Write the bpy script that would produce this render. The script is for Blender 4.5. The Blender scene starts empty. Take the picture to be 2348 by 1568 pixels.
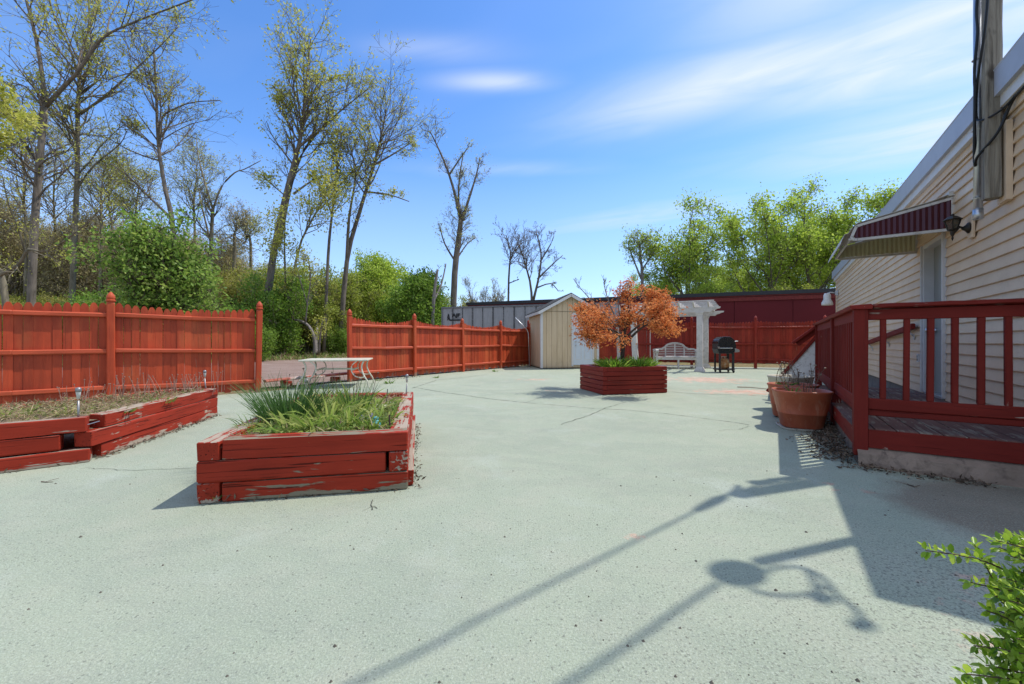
SUN_E = 4.0; SKY_STR = .125; SKY_SAT = 1.2; SKY_TINT = (1.55, 1.62, 1.85); CLOUD = (6.6, 7.1, 8.0); EXPO = .17
MINT_A = (.296, .338, .250); MINT_B = (.358, .397, .292)
import bpy, math, random
import numpy as np
from mathutils import Vector, Matrix, noise as mnoise
R = math.radians
SC = bpy.context.scene
COL = SC.collection
rnd = random.Random(7)
# ------------------------------------------------------------------ camera model (used to survey the place)
F = 912.7; CX = 1173.5; CY = 784.0; CH = 1.0
def G(x, y, z=0.0):
    """the point at height z that is seen at (x, y)"""
    Y = F*(CH-z)/(y-CY)
    return Vector(((x-CX)/F*Y, Y, z))
def at(x, y, Y):
    """the point at distance Y that is seen at (x, y)"""
    return Vector(((x-CX)/F*Y, Y, CH-(y-CY)/F*Y))
UP = Vector((0, 0, 1))
def V(*a): return Vector(a)
# ------------------------------------------------------------------ object helpers
WL = {}
def _props(o, label, cat, group, kind):
    if label: o['label'] = label
    if cat: o['category'] = cat
    if group: o['group'] = group
    if kind: o['kind'] = kind
def thing(name, label, cat, loc=(0, 0, 0), group=None, kind=None):
    o = bpy.data.objects.new(name, None); COL.objects.link(o)
    o.location = loc; o.empty_display_size = .1
    WL[o.name] = Vector(loc)
    _props(o, label, cat, group, kind)
    return o
class MB:
    def __init__(s): s.v = []; s.f = []
    def quad(s, a, b, c, d):
        n = len(s.v); s.v += [a, b, c, d]; s.f.append((n, n+1, n+2, n+3))
    def poly(s, pts):
        n = len(s.v); s.v += list(pts); s.f.append(tuple(range(n, n+len(pts))))
    def box(s, c, ax, ay, az, sx, sy, sz):
        """centre, unit axes, full sizes"""
        c = Vector(c); n = len(s.v)
        for k in range(8):
            s.v.append(c + ax*(sx/2*(1 if k & 1 else -1)) + ay*(sy/2*(1 if k & 2 else -1)) + az*(sz/2*(1 if k & 4 else -1)))
        for q in ((0, 2, 3, 1), (4, 5, 7, 6), (0, 1, 5, 4), (2, 6, 7, 3), (0, 4, 6, 2), (1, 3, 7, 5)):
            s.f.append(tuple(n+i for i in q))
    def abox(s, x0, x1, y0, y1, z0, z1):
        s.box(((x0+x1)/2, (y0+y1)/2, (z0+z1)/2), V(1, 0, 0), V(0, 1, 0), UP, x1-x0, y1-y0, z1-z0)
    def bar(s, p0, p1, w, h, up=UP, ext=0.0):
        """a straight bar from p0 to p1: w across, h along up"""
        p0 = Vector(p0); p1 = Vector(p1); d = p1-p0; L = d.length; d.normalize()
        sd = d.cross(up).normalized(); u = sd.cross(d).normalized()
        s.box((p0+p1)/2, d, sd, u, L+2*ext, w, h)
    def rbar(s, p0, p1, w, h, up=UP, n=8, jit=.004, c=.012, rg=None):
        """an uneven timber with eased edges"""
        rg = rg or rnd
        p0 = Vector(p0); p1 = Vector(p1); d = (p1-p0); L = d.length; d = d.normalized()
        sd = d.cross(up).normalized(); u = sd.cross(d).normalized()
        base = len(s.v); a, b = w/2, h/2
        sec = [(-a+c, -b), (a-c, -b), (a, -b+c), (a, b-c), (a-c, b), (-a+c, b), (-a, b-c), (-a, -b+c)]
        tw = [(rg.uniform(-1, 1)*jit, rg.uniform(-1, 1)*jit) for _ in range(8)]
        st = [0.0, c/L] + [(i+rg.uniform(-.2, .2))/n for i in range(1, n)] + [1-c/L, 1.0]
        for i, t in enumerate(st):
            k = .93 if i in (0, len(st)-1) else 1.0
            for j, (x, y) in enumerate(sec):
                jx = tw[j][0]+rg.uniform(-1, 1)*jit*.6; jy = tw[j][1]+rg.uniform(-1, 1)*jit*.6
                s.v.append(p0 + d*(L*t) + sd*(x*k+jx) + u*(y*k+jy))
        m = 8
        for i in range(len(st)-1):
            for j in range(m):
                s.f.append((base+i*m+j, base+i*m+(j+1) % m, base+(i+1)*m+(j+1) % m, base+(i+1)*m+j))
        s.f.append(tuple(base+j for j in reversed(range(m))))
        s.f.append(tuple(base+(len(st)-1)*m+j for j in range(m)))
    def tube(s, pts, rad, n=6, cap=True):
        pts = [Vector(p) for p in pts]
        if not isinstance(rad, (list, tuple)): rad = [rad]*len(pts)
        base = len(s.v); m = len(pts)
        ref = V(.31, .17, .93)
        for i, p in enumerate(pts):
            t = (pts[min(i+1, m-1)]-pts[max(i-1, 0)])
            if t.length < 1e-9: t = UP.copy()
            t.normalize()
            a = t.cross(ref)
            if a.length < .1: a = t.cross(V(1, 0, 0))
            a.normalize(); b = t.cross(a)
            for k in range(n):
                an = 2*math.pi*k/n
                s.v.append(p + a*(math.cos(an)*rad[i]) + b*(math.sin(an)*rad[i]))
        for i in range(m-1):
            for k in range(n):
                s.f.append((base+i*n+k, base+i*n+(k+1) % n, base+(i+1)*n+(k+1) % n, base+(i+1)*n+k))
        if cap:
            s.f.append(tuple(base+k for k in reversed(range(n))))
            s.f.append(tuple(base+(m-1)*n+k for k in range(n)))
    def prism(s, poly, o, ax, ay, az, depth):
        """polygon (x, y) on axes ax, ay at o, pushed depth along az"""
        o = Vector(o); n = len(s.v); m = len(poly)
        for d in (0, depth):
            for x, y in poly: s.v.append(o+ax*x+ay*y+az*d)
        s.f.append(tuple(n+i for i in reversed(range(m)))); s.f.append(tuple(n+m+i for i in range(m)))
        for i in range(m):
            j = (i+1) % m; s.f.append((n+i, n+j, n+m+j, n+m+i))
    def lathe(s, prof, c, n=20, axis=UP, sx=1, sy=1, pw=2.0, ang=0):
        """profile (r, z); pw > 2 squares the outline"""
        c = Vector(c); base = len(s.v); m = len(prof)
        ax = V(1, 0, 0) if abs(axis.x) < .9 else V(0, 1, 0)
        a = (ax-axis*ax.dot(axis)).normalized(); b = axis.cross(a)
        for r, z in prof:
            for k in range(n):
                t = 2*math.pi*k/n; ct, stn = math.cos(t), math.sin(t)
                x = math.copysign(abs(ct)**(2/pw), ct)*sx*r; y = math.copysign(abs(stn)**(2/pw), stn)*sy*r
                x, y = x*math.cos(ang)-y*math.sin(ang), x*math.sin(ang)+y*math.cos(ang)
                s.v.append(c+a*x+b*y+axis*z)
        for i in range(m-1):
            for k in range(n):
                s.f.append((base+i*n+k, base+i*n+(k+1) % n, base+(i+1)*n+(k+1) % n, base+(i+1)*n+k))
        if prof[0][0] > 1e-6: s.f.append(tuple(base+k for k in reversed(range(n))))
        if prof[-1][0] > 1e-6: s.f.append(tuple(base+(m-1)*n+k for k in range(n)))
def part(mb, name, mat, parent=None, smooth=False, bevel=0, label=None, cat=None, group=None, kind=None, loc=None):
    """ONE mesh object; mb is in world coordinates"""
    me = bpy.data.meshes.new(name)
    off = WL.get(parent.name, Vector()) if parent else Vector(loc or (0, 0, 0))
    if isinstance(mb, MB):
        me.from_pydata([tuple(Vector(p)-off) for p in mb.v], [], mb.f)
    else:
        v, f = mb
        v = np.asarray(v, dtype=np.float32)-np.array(off[:], dtype=np.float32)
        k = f.shape[1]
        me.vertices.add(len(v)); me.vertices.foreach_set('co', v.ravel())
        me.loops.add(f.size); me.loops.foreach_set('vertex_index', f.astype(np.int32).ravel())
        me.polygons.add(len(f)); me.polygons.foreach_set('loop_start', np.arange(0, f.size, k, dtype=np.int32))
        me.update(calc_edges=True)
    me.update()
    me.materials.append(mat)
    if smooth: me.polygons.foreach_set('use_smooth', [True]*len(me.polygons))
    o = bpy.data.objects.new(name, me); COL.objects.link(o)
    if parent:
        o.parent = parent
    else:
        o.location = off
    WL[o.name] = off
    if bevel:
        b = o.modifiers.new('bevel', 'BEVEL'); b.width = bevel; b.segments = 2; b.limit_method = 'ANGLE'
    _props(o, label, cat, group, kind)
    return o
def kids(o): return [c for c in COL.objects if c.parent is o]
_children = None
def copy_thing(src, loc, rz=0, sc=1, label=None, group=None, sz=None):
    r = src.copy(); COL.objects.link(r)
    r.location = loc; r.rotation_euler = (0, 0, rz); r.scale = (sc, sc, sz or sc)
    WL[r.name] = Vector(loc)
    if label: r['label'] = label
    if group: r['group'] = group
    for c in list(src.children):
        d = c.copy(); COL.objects.link(d); d.parent = r
        for g in list(c.children):
            e = g.copy(); COL.objects.link(e); e.parent = d
    return r
# ------------------------------------------------------------------ materials
class NT:
    def __init__(s, name):
        s.m = bpy.data.materials.new(name); s.m.use_nodes = True
        s.t = s.m.node_tree; s.n = s.t.nodes; s.n.clear()
        s.out = s.n.new('ShaderNodeOutputMaterial')
        s.bsdf = s.n.new('ShaderNodeBsdfPrincipled')
        s.t.links.new(s.bsdf.outputs[0], s.out.inputs[0])
        s.tc = s.n.new('ShaderNodeTexCoord')
    def add(s, typ, props=None, **inp):
        n = s.n.new(typ)
        for k, v in (props or {}).items(): setattr(n, k, v)
        for k, v in inp.items(): s.set(n, k.replace('_', ' '), v)
        return n
    def set(s, n, key, v):
        sock = n.inputs[int(key)] if key.isdigit() else n.inputs[key]
        if isinstance(v, bpy.types.NodeSocket): s.t.links.new(v, sock)
        elif isinstance(v, bpy.types.Node): s.t.links.new(v.outputs[0], sock)
        else:
            if isinstance(v, tuple) and len(v) == 3 and sock.type == 'RGBA': v = (*v, 1)
            sock.default_value = v
    def mapping(s, scale=(1, 1, 1), rot=(0, 0, 0), loc=(0, 0, 0), coord='Object'):
        n = s.n.new('ShaderNodeMapping')
        s.t.links.new(s.tc.outputs[coord], n.inputs[0])
        n.inputs['Scale'].default_value = scale; n.inputs['Rotation'].default_value = rot; n.inputs['Location'].default_value = loc
        return n.outputs[0]
    def noise(s, vec, scale, detail=4, rough=.55, dist=0):
        n = s.add('ShaderNodeTexNoise', None, Scale=scale, Detail=detail, Roughness=rough, Distortion=dist)
        s.t.links.new(vec, n.inputs['Vector']); return n.outputs['Fac']
    def ramp(s, fac, stops):
        n = s.n.new('ShaderNodeValToRGB'); s.t.links.new(fac, n.inputs[0])
        e = n.color_ramp.elements
        while len(e) < len(stops): e.new(.5)
        for i, (p, c) in enumerate(stops):
            e[i].position = p
            e[i].color = (c, c, c, 1) if isinstance(c, (int, float)) else (*c, 1)
        return n.outputs[0]
    def mix(s, fac, a, b, mode='MIX'):
        n = s.n.new('ShaderNodeMix'); n.data_type = 'RGBA'; n.blend_type = mode
        for k, v in ((0, fac), (6, a), (7, b)):
            if isinstance(v, bpy.types.NodeSocket): s.t.links.new(v, n.inputs[k])
            else:
                if isinstance(v, tuple): v = (*v, 1)
                n.inputs[k].default_value = v
        return n.outputs[2]
    def math(s, op, a, b=0.0, c=None):
        n = s.n.new('ShaderNodeMath'); n.operation = op
        for i, v in enumerate((a, b, c)):
            if v is None: continue
            if isinstance(v, bpy.types.NodeSocket): s.t.links.new(v, n.inputs[i])
            else: n.inputs[i].default_value = v
        return n.outputs[0]
    def island(s):
        n = s.n.new('ShaderNodeNewGeometry'); return n.outputs['Random Per Island']
    def bump(s, h, strength=.3, dist=.01):
        n = s.n.new('ShaderNodeBump'); n.inputs['Strength'].default_value = strength; n.inputs['Distance'].default_value = dist
        s.t.links.new(h, n.inputs['Height']); s.t.links.new(n.outputs[0], s.bsdf.inputs['Normal'])
    def base(s, v, rough=.6, spec=.3):
        s.set(s.bsdf, 'Base Color', v); s.set(s.bsdf, 'Roughness', rough)
        s.bsdf.inputs['Specular IOR Level'].default_value = spec
        return s.m
def paint(name, col, wear=.0, wearcol=(.28, .24, .2), dark=.75, ang=0, axis='X', rough=.55, spec=.3, scale=1.0, ground_wear=0, isl=.25, crack=.5, ck0=.29, top=0, fade=0):
    """painted old wood: grain along one axis, peeling, tone that differs from board to board"""
    n = NT(name)
    st = {'X': (1.2, 14, 14), 'Y': (14, 1.2, 14), 'Z': (14, 14, 1.2)}[axis]
    rot = n.mapping(rot=(0, 0, -ang))
    mp = n.n.new('ShaderNodeMapping'); n.t.links.new(rot, mp.inputs[0]); mp.inputs['Scale'].default_value = tuple(k*scale for k in st)
    g = n.noise(mp.outputs[0], 1.6, 6, .65, .4)
    big = n.noise(rot, 1.7*scale, 3)
    c = n.mix(n.ramp(big, [(.3, 0.), (.7, 1.)]), tuple(k*dark for k in col), col)
    c = n.mix(n.math('MULTIPLY', n.ramp(g, [(.35, 1.), (.6, 0.)]), .35), c, tuple(k*.45 for k in col))
    ii = n.math('MULTIPLY_ADD', n.island(), isl, 1-isl/2)
    c = n.mix(1.0, c, n.add('ShaderNodeCombineColor', None, Red=ii, Green=ii, Blue=ii).outputs[0], 'MULTIPLY')
    # fine checks along the grain
    mp2 = n.n.new('ShaderNodeMapping'); n.t.links.new(rot, mp2.inputs[0]); mp2.inputs['Scale'].default_value = tuple(k*scale*(.5 if k < 2 else 2.2) for k in st)
    ck = n.noise(mp2.outputs[0], 2.2, 3, .5, .3)
    ckm = n.ramp(ck, [(ck0, 1.), (ck0+.035, 0.)])
    c = n.mix(n.math('MULTIPLY', ckm, crack), c, tuple(k*.12 for k in col))
    if fade:
        fd = n.noise(n.mapping(scale=(1, 1, .35)), 2.1, 5, .65)
        c = n.mix(n.math('MULTIPLY', n.ramp(fd, [(.48, 0.), (.75, 1.)]), fade), c, (min(1, col[0]*1.08+.02), col[1]*2.0+.02, col[2]*2.0+.01))
        fs = n.noise(n.mapping(scale=(3, 3, .25)), 3.0, 4, .6)
        c = n.mix(n.math('MULTIPLY', n.ramp(fs, [(.52, 0.), (.72, 1.)]), fade*.7), c, tuple(k*.42 for k in col))
    if wear > 0:
        wv = n.noise(mp.outputs[0], 2.3, 5, .6, .6)
        wl = n.noise(rot, 2.6*scale, 4, .6)
        w = n.math('ADD', n.math('MULTIPLY', wv, .55), n.math('MULTIPLY', wl, .45))
        if ground_wear:
            sep = n.add('ShaderNodeSeparateXYZ'); n.t.links.new(n.tc.outputs['Object'], sep.inputs[0])
            gz = n.math('MULTIPLY', n.ramp(sep.outputs[2], [(.0, 1.), (ground_wear, 0.)]), .17)
            w = n.math('ADD', w, gz)
        th = .68-.16*wear
        if top:
            ge = n.n.new('ShaderNodeNewGeometry'); sn = n.add('ShaderNodeSeparateXYZ'); n.t.links.new(ge.outputs['Normal'], sn.inputs[0])
            w = n.math('ADD', w, n.math('MULTIPLY', n.ramp(sn.outputs[2], [(.75, 0.), (.95, 1.)]), top))
        wm = n.ramp(w, [(th, 0.), (th+.02, 1.)])
        wc = n.mix(g, tuple(k*.55 for k in wearcol), tuple(min(1, k*1.35) for k in wearcol))
        c = n.mix(wm, c, wc)
        n.bump(n.math('ADD', n.math('SUBTRACT', g, n.math('MULTIPLY', wm, .5)), n.math('MULTIPLY', ckm, -.8)), .45, .006)
    else:
        n.bump(n.math('ADD', g, n.math('MULTIPLY', ckm, -.8)), .35, .005)
    return n.base(c, rough, spec)
def plain(name, col, rough=.5, metal=0, var=.25, scale=6, bump=.1, spec=.4, dirt=None):
    n = NT(name)
    v = n.mapping()
    f = n.noise(v, scale, 5, .6)
    c = n.mix(n.ramp(f, [(.3, 0.), (.7, 1.)]), tuple(k*(1-var) for k in col), col)
    if dirt:
        d = n.noise(v, scale*2.3, 6, .7, .5)
        c = n.mix(n.ramp(d, [(.5, 0.), (.68, 1.)]), c, dirt)
    n.bsdf.inputs['Metallic'].default_value = metal
    n.bump(n.noise(v, scale*9, 3), bump, .004)
    return n.base(c, rough, spec)
def leafmat(name, cols, trans=.35, rough=.5, spec=.25):
    """leaves: tone by leaf, light let through"""
    n = NT(name)
    i = n.island()
    c = n.ramp(i, [(k/max(1, len(cols)-1), cc) for k, cc in enumerate(cols)])
    n.base(c, rough, spec)
    t = n.n.new('ShaderNodeBsdfTranslucent'); n.t.links.new(c, t.inputs[0])
    m = n.n.new('ShaderNodeMixShader'); m.inputs[0].default_value = trans
    n.t.links.new(n.bsdf.outputs[0], m.inputs[1]); n.t.links.new(t.outputs[0], m.inputs[2]); n.t.links.new(m.outputs[0], n.out.inputs[0])
    return n.m
def barkmat(name, col, scale=1.0, col2=None):
    n = NT(name)
    v = n.mapping(scale=(9*scale, 9*scale, 1.6*scale))
    f = n.noise(v, 1.5, 6, .7, .6)
    c = n.ramp(f, [(.3, tuple(k*.4 for k in col)), (.5, col), (.72, col2 or tuple(min(1, k*1.5) for k in col))])
    n.bump(f, .6, .03)
    return n.base(c, .9, .1)
# ------------------------------------------------------------------ vegetation helpers
def leaf_quads(P, L, rg, aspect=.5, up=.0, D=None):
    """diamond leaves at P (n,3); L lengths; D preferred directions"""
    n = len(P); P = np.asarray(P, dtype=np.float64)
    a = rg.normal(size=(n, 3))
    a /= np.linalg.norm(a, axis=1)[:, None]+1e-9
    if D is not None: a = a*.7+np.asarray(D)
    a[:, 2] += up
    a /= np.linalg.norm(a, axis=1)[:, None]+1e-9
    b = np.cross(a, rg.normal(size=(n, 3))); b /= np.linalg.norm(b, axis=1)[:, None]+1e-9
    c = np.cross(a, b)
    L = np.asarray(L)[:, None]
    w = L*aspect/2
    v = np.stack([P, P+a*L*.5+b*w+c*L*.06, P+a*L, P+a*L*.5-b*w+c*L*.06], axis=1).reshape(-1, 3)
    f = np.arange(n*4).reshape(n, 4)
    return v, f
def blades(P, D, L, W, rg, seg=4, droop=.5, fold=0.0):
    """grass-like blades: base P, start direction D, length L, width W"""
    P = np.asarray(P, float); D = np.asarray(D, float); n = len(P)
    D = D/np.linalg.norm(D, axis=1)[:, None]
    L = np.asarray(L, float)[:, None]; W = np.asarray(W, float)[:, None]
    side = np.cross(D, np.array([0, 0, 1.])) + rg.normal(size=(n, 3))*.35
    side /= np.linalg.norm(side, axis=1)[:, None]+1e-9
    out = D.copy(); out[:, 2] = 0
    out /= np.linalg.norm(out, axis=1)[:, None]+1e-9
    vs = []; p = P.copy(); d = D.copy()
    dr = np.asarray(droop*rg.uniform(.4, 1.3, size=(n, 1)))
    for k in range(seg+1):
        t = k/seg
        w = W*(1-t**2.2)*.5 + .0003
        vs.append(p-side*w); vs.append(p+side*w)
        d = d + (out*.7+np.array([0, 0, -.9]))*dr*(t+.15)/seg*1.6
        d /= np.linalg.norm(d, axis=1)[:, None]
        p = p+d*L/seg
    v = np.stack(vs, axis=1)  # n, 2(seg+1), 3
    m = 2*(seg+1)
    idx = np.arange(n)[:, None]*m
    fs = []
    for k in range(seg):
        fs.append(np.concatenate([idx+2*k, idx+2*k+1, idx+2*k+3, idx+2*k+2], axis=1))
    f = np.stack(fs, axis=1).reshape(-1, 4)
    return v.reshape(-1, 3), f
def joinq(*vf):
    vs, fs, n = [], [], 0
    for v, f in vf:
        if len(v) == 0: continue
        vs.append(v); fs.append(f+n); n += len(v)
    return np.concatenate(vs), np.concatenate(fs)
class Skel:
    """branches grown from traced limbs"""
    def __init__(s, seed): s.rg = random.Random(seed); s.mb = MB(); s.tips = []
    def limb(s, pts, r0, r1, n=6, sub=3):
        """smooth limb through points; returns dense points and radii"""
        P = [Vector(p) for p in pts]; out = []
        for i in range(len(P)-1):
            a = P[max(i-1, 0)]; b = P[i]; c = P[i+1]; d = P[min(i+2, len(P)-1)]
            for k in range(sub):
                t = k/sub
                out.append(.5*((2*b)+(c-a)*t+(2*a-5*b+4*c-d)*t*t+(3*b-a-3*c+d)*t**3))
        out.append(P[-1])
        m = len(out)
        ra = [r0+(r1-r0)*(i/(m-1))**.85 for i in range(m)]
        s.mb.tube(out, ra, n)
        return out, ra
    def grow(s, p, d, L, r, lvl, cfg):
        rg = s.rg
        n = 4 if lvl < cfg['levels'] else 3
        pts = [Vector(p)]; d = Vector(d).normalized(); dirs = [d.copy()]
        w = cfg.get('wander', .25)
        for i in range(n):
            d = (d+Vector((rg.gauss(0, w), rg.gauss(0, w), rg.gauss(0, w)+cfg.get('up', .1)))).normalized()
            pts.append(pts[-1]+d*(L/n)); dirs.append(d.copy())
        ra = [max(cfg.get('rmin', .006), r*(1-.75*i/n)) for i in range(n+1)]
        s.mb.tube(pts, ra, 4 if lvl < cfg['levels'] else 3, cap=False)
        if lvl >= cfg['levels']:
            for q, dd in zip(pts[1:], dirs[1:]): s.tips.append((q, dd))
            return
        for k in range(cfg['kids'][lvl]):
            f = rg.uniform(.2, 1)
            i = min(n-1, int(f*n)); q = pts[i].lerp(pts[i+1], f*n-i)
            s.spawn(q, dirs[i+1], L*cfg['ratio']*rg.uniform(.6, 1.15)*(1.1-.45*f), ra[i]*.6, lvl+1, cfg)
    def spawn(s, q, t, L, r, lvl, cfg):
        rg = s.rg
        x = Vector((rg.gauss(0, 1), rg.gauss(0, 1), rg.gauss(0, 1)))
        x = (x-t*x.dot(t))
        if x.length < 1e-4: return
        x.normalize()
        a = R(rg.uniform(*cfg.get('angle', (28, 62))))
        s.grow(q, t*math.cos(a)+x*math.sin(a), L, r, lvl, cfg)
    def dress(s, pts, ra, count, L, cfg, f0=.1):
        """side branches along a traced limb"""
        m = len(pts)
        for k in range(count):
            f = s.rg.uniform(f0, 1)**.8
            i = min(m-2, int(f*(m-1))); q = pts[i].lerp(pts[i+1], f*(m-1)-i)
            t = (pts[i+1]-pts[i]).normalized()
            s.spawn(q, t, L*s.rg.uniform(.6, 1.2)*(1.15-.5*f), min(ra[i]*.5, L*.013+.003), 0, cfg)
    def leaves(s, per, size, seed, spread=.15, aspect=.55, up=0., D=.3):
        rg = np.random.default_rng(seed)
        if not s.tips: return None
        T = np.array([t[0][:] for t in s.tips]); Dd = np.array([t[1][:] for t in s.tips])
        k = max(1, int(round(per)))
        if per < 1:
            sel = rg.uniform(size=len(T)) < per; T = T[sel]; Dd = Dd[sel]
        P = np.repeat(T, k, axis=0); Dd = np.repeat(Dd, k, axis=0)
        P = P+rg.normal(size=P.shape)*spread
        L = size*rg.uniform(.6, 1.35, size=len(P))
        return leaf_quads(P, L, rg, aspect, up, Dd*D)
# ------------------------------------------------------------------ camera, light, sky
cam = bpy.data.cameras.new('camera'); cam.lens = 14.0; cam.sensor_width = 36; cam.clip_start = .05; cam.clip_end = 2000
co = bpy.data.objects.new('camera', cam); COL.objects.link(co); co.location = (0, 0, CH); co.rotation_euler = (R(90), 0, 0)
SC.camera = co
SUN = Vector((.95*.515, .31*.515, .857)).normalized()
sl = bpy.data.lights.new('sun', 'SUN'); sl.energy = SUN_E; sl.angle = R(.53); sl.color = (1, .955, .88)
so = bpy.data.objects.new('sun', sl); COL.objects.link(so); so.location = (20, 7, 33)
so.rotation_euler = SUN.to_track_quat('Z', 'Y').to_euler()
w = bpy.data.worlds.new('World'); SC.world = w; w.use_nodes = True
wt = w.node_tree; wn = wt.nodes; wn.clear()
class WN(NT):
    def __init__(s):
        s.t = wt; s.n = wn; s.tc = wn.new('ShaderNodeTexCoord')
W = WN()
sky = wn.new('ShaderNodeTexSky'); sky.sky_type = 'NISHITA'; sky.sun_disc = False
sky.sun_elevation = math.asin(SUN.z); sky.sun_rotation = math.atan2(SUN.x, SUN.y)
sky.air_density = 1.0; sky.dust_density = .35; sky.ozone_density = 2.2; sky.altitude = 100
hs = W.add('ShaderNodeHueSaturation', None, Saturation=SKY_SAT, Value=1.0, Hue=.5); wt.links.new(sky.outputs[0], hs.inputs['Color'])
# thin cirrus on a high flat layer: position on the layer = direction / its height
sep = W.add('ShaderNodeSeparateXYZ'); wt.links.new(W.tc.outputs['Generated'], sep.inputs[0])
zz = W.math('MAXIMUM', sep.outputs[2], .03)
px = W.math('DIVIDE', sep.outputs[0], zz); py = W.math('DIVIDE', sep.outputs[1], zz)
a_ = W.math('ADD', W.math('MULTIPLY', px, .88), W.math('MULTIPLY', py, -.47))
b_ = W.math('ADD', W.math('MULTIPLY', px, .47), W.math('MULTIPLY', py, .88))
cv = W.add('ShaderNodeCombineXYZ'); wt.links.new(a_, cv.inputs[0]); wt.links.new(b_, cv.inputs[1])
mpn = wn.new('ShaderNodeMapping'); wt.links.new(cv.outputs[0], mpn.inputs[0]); mpn.inputs['Scale'].default_value = (1.0, 2.6, 1); mpn.inputs['Location'].default_value = (.35, .2, 0)
n1 = W.noise(mpn.outputs[0], 1.5, 6, .5, .9)
n2 = W.noise(mpn.outputs[0], .55, 3, .5, .2)
def blob(a0, sa, b0, sb):
    x = W.math('DIVIDE', W.math('SUBTRACT', a_, a0), sa); y = W.math('DIVIDE', W.math('SUBTRACT', b_, b0), sb)
    r = W.math('ADD', W.math('MULTIPLY', x, x), W.math('MULTIPLY', y, y))
    return W.math('POWER', 2.718, W.math('MULTIPLY', r, -1.0))
m = None
for k, (a0, sa, b0, sb) in ((1.15, (.68, .5, 1.84, .34)), (.9, (.10, .6, 1.74, .20)), (.55, (.25, .35, 1.35, .25)), (.9, (1.05, .75, 2.62, .40)), (.45, (-.6, 1.2, 3.3, .35)), (.35, (.1, .9, 4.6, .8)), (.3, (-.35, .3, 1.9, .1))):
    bl = W.math('MULTIPLY', blob(a0, sa, b0, sb), k)
    m = bl if m is None else W.math('MAXIMUM', m, bl)
for k, x0, sx, y0, sy in ((.62, -.06, .20, 1.53, .055), (.30, -.28, .22, 1.36, .06), (.22, .0, .5, 2.3, .10)):
    x = W.math('DIVIDE', W.math('SUBTRACT', px, x0), sx); y = W.math('DIVIDE', W.math('SUBTRACT', py, y0), sy)
    m = W.math('MAXIMUM', m, W.math('MULTIPLY', W.math('POWER', 2.718, W.math('MULTIPLY', W.math('ADD', W.math('MULTIPLY', x, x), W.math('MULTIPLY', y, y)), -1.0)), k))
wis = W.ramp(n1, [(.25, .38), (.60, 1.)])
hz = W.ramp(sep.outputs[2], [(.0, .72), (.12, .36), (.40, 0.)])
cl = W.math('MULTIPLY', W.math('MULTIPLY', m, wis), .95)
lw = W.math('MULTIPLY', W.ramp(n2, [(.5, 0.), (.75, 1.)]), .10)
cl = W.math('MINIMUM', W.math('MAXIMUM', W.math('ADD', cl, lw), hz), .92)
# unseen cloud bank, added behind the camera and overhead to fill the shade
fill_bk = W.math('MULTIPLY', W.ramp(W.math('ADD', W.math('MULTIPLY', sep.outputs[1], -.6), W.math('MULTIPLY', sep.outputs[2], .55)), [(.22, 0.), (.5, 1.)]), W.ramp(sep.outputs[2], [(.02, .3), (.2, 1.)]))
fill_bk = W.math('MULTIPLY', fill_bk, W.ramp(n2, [(.3, .46), (.6, .74)]))
cl = W.math('MAXIMUM', cl, fill_bk)
skc = W.mix(1.0, hs.outputs[0], SKY_TINT, 'MULTIPLY')
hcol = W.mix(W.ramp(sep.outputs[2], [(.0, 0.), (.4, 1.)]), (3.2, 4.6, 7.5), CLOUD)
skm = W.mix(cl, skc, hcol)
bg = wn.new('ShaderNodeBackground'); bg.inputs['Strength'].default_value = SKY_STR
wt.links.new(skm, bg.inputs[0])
wo = wn.new('ShaderNodeOutputWorld'); wt.links.new(bg.outputs[0], wo.inputs[0])
SC.view_settings.view_transform = 'Standard'; SC.view_settings.look = 'None'; SC.view_settings.exposure = EXPO; SC.view_settings.gamma = 1
SC.view_settings.use_curve_mapping = False
SC.cycles.max_bounces = 6; SC.cycles.diffuse_bounces = 3; SC.cycles.transmission_bounces = 4; SC.cycles.transparent_max_bounces = 8
# ------------------------------------------------------------------ materials of the place
RED = (.48, .063, .0185); DRED = (.30, .024, .014); MAROON = (.17, .018, .014)
m_fence = paint('fence paint', RED, wear=.18, wearcol=(.26, .15, .1), axis='Z', isl=.42, crack=.55, ck0=.31, fade=.55, ground_wear=.22)
m_fence_rail = paint('fence rail paint', (.52, .085, .032), wear=.2, wearcol=(.34, .2, .14), axis='X', ang=R(45), isl=.2)
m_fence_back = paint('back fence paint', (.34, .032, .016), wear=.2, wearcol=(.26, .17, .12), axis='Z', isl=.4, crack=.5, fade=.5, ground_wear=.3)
A_F = math.atan2(.201, .98)
m_tim_f = paint('timber paint across', (.33, .033, .015), wear=.42, wearcol=(.22, .19, .13), axis='X', ang=A_F, ground_wear=.10, isl=.22, crack=.8, ck0=.352, rough=.7, spec=.15, top=.13)
m_tim_s = paint('timber paint along', (.33, .033, .015), wear=.5, wearcol=(.36, .29, .22), axis='Y', ang=A_F, ground_wear=.10, isl=.22, crack=.8, ck0=.352, rough=.7, spec=.15, top=.13)
m_tim_l = paint('timber paint left', (.33, .033, .015), wear=.5, wearcol=(.32, .26, .2), axis='X', ang=math.atan2(-.62, -.78), ground_wear=.08, isl=.22, crack=.8, ck0=.352, rough=.7, spec=.15, top=.13)
m_tim_t = paint('tree box paint', (.24, .022, .014), wear=.35, wearcol=(.3, .2, .14), axis='X', ang=R(14), isl=.25, crack=.6)
m_tim_t2 = paint('tree box side paint', (.27, .026, .016), wear=.35, wearcol=(.3, .2, .14), axis='Y', ang=R(14), isl=.25, crack=.6)
A_D = math.atan2(.8334, .5526)
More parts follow.
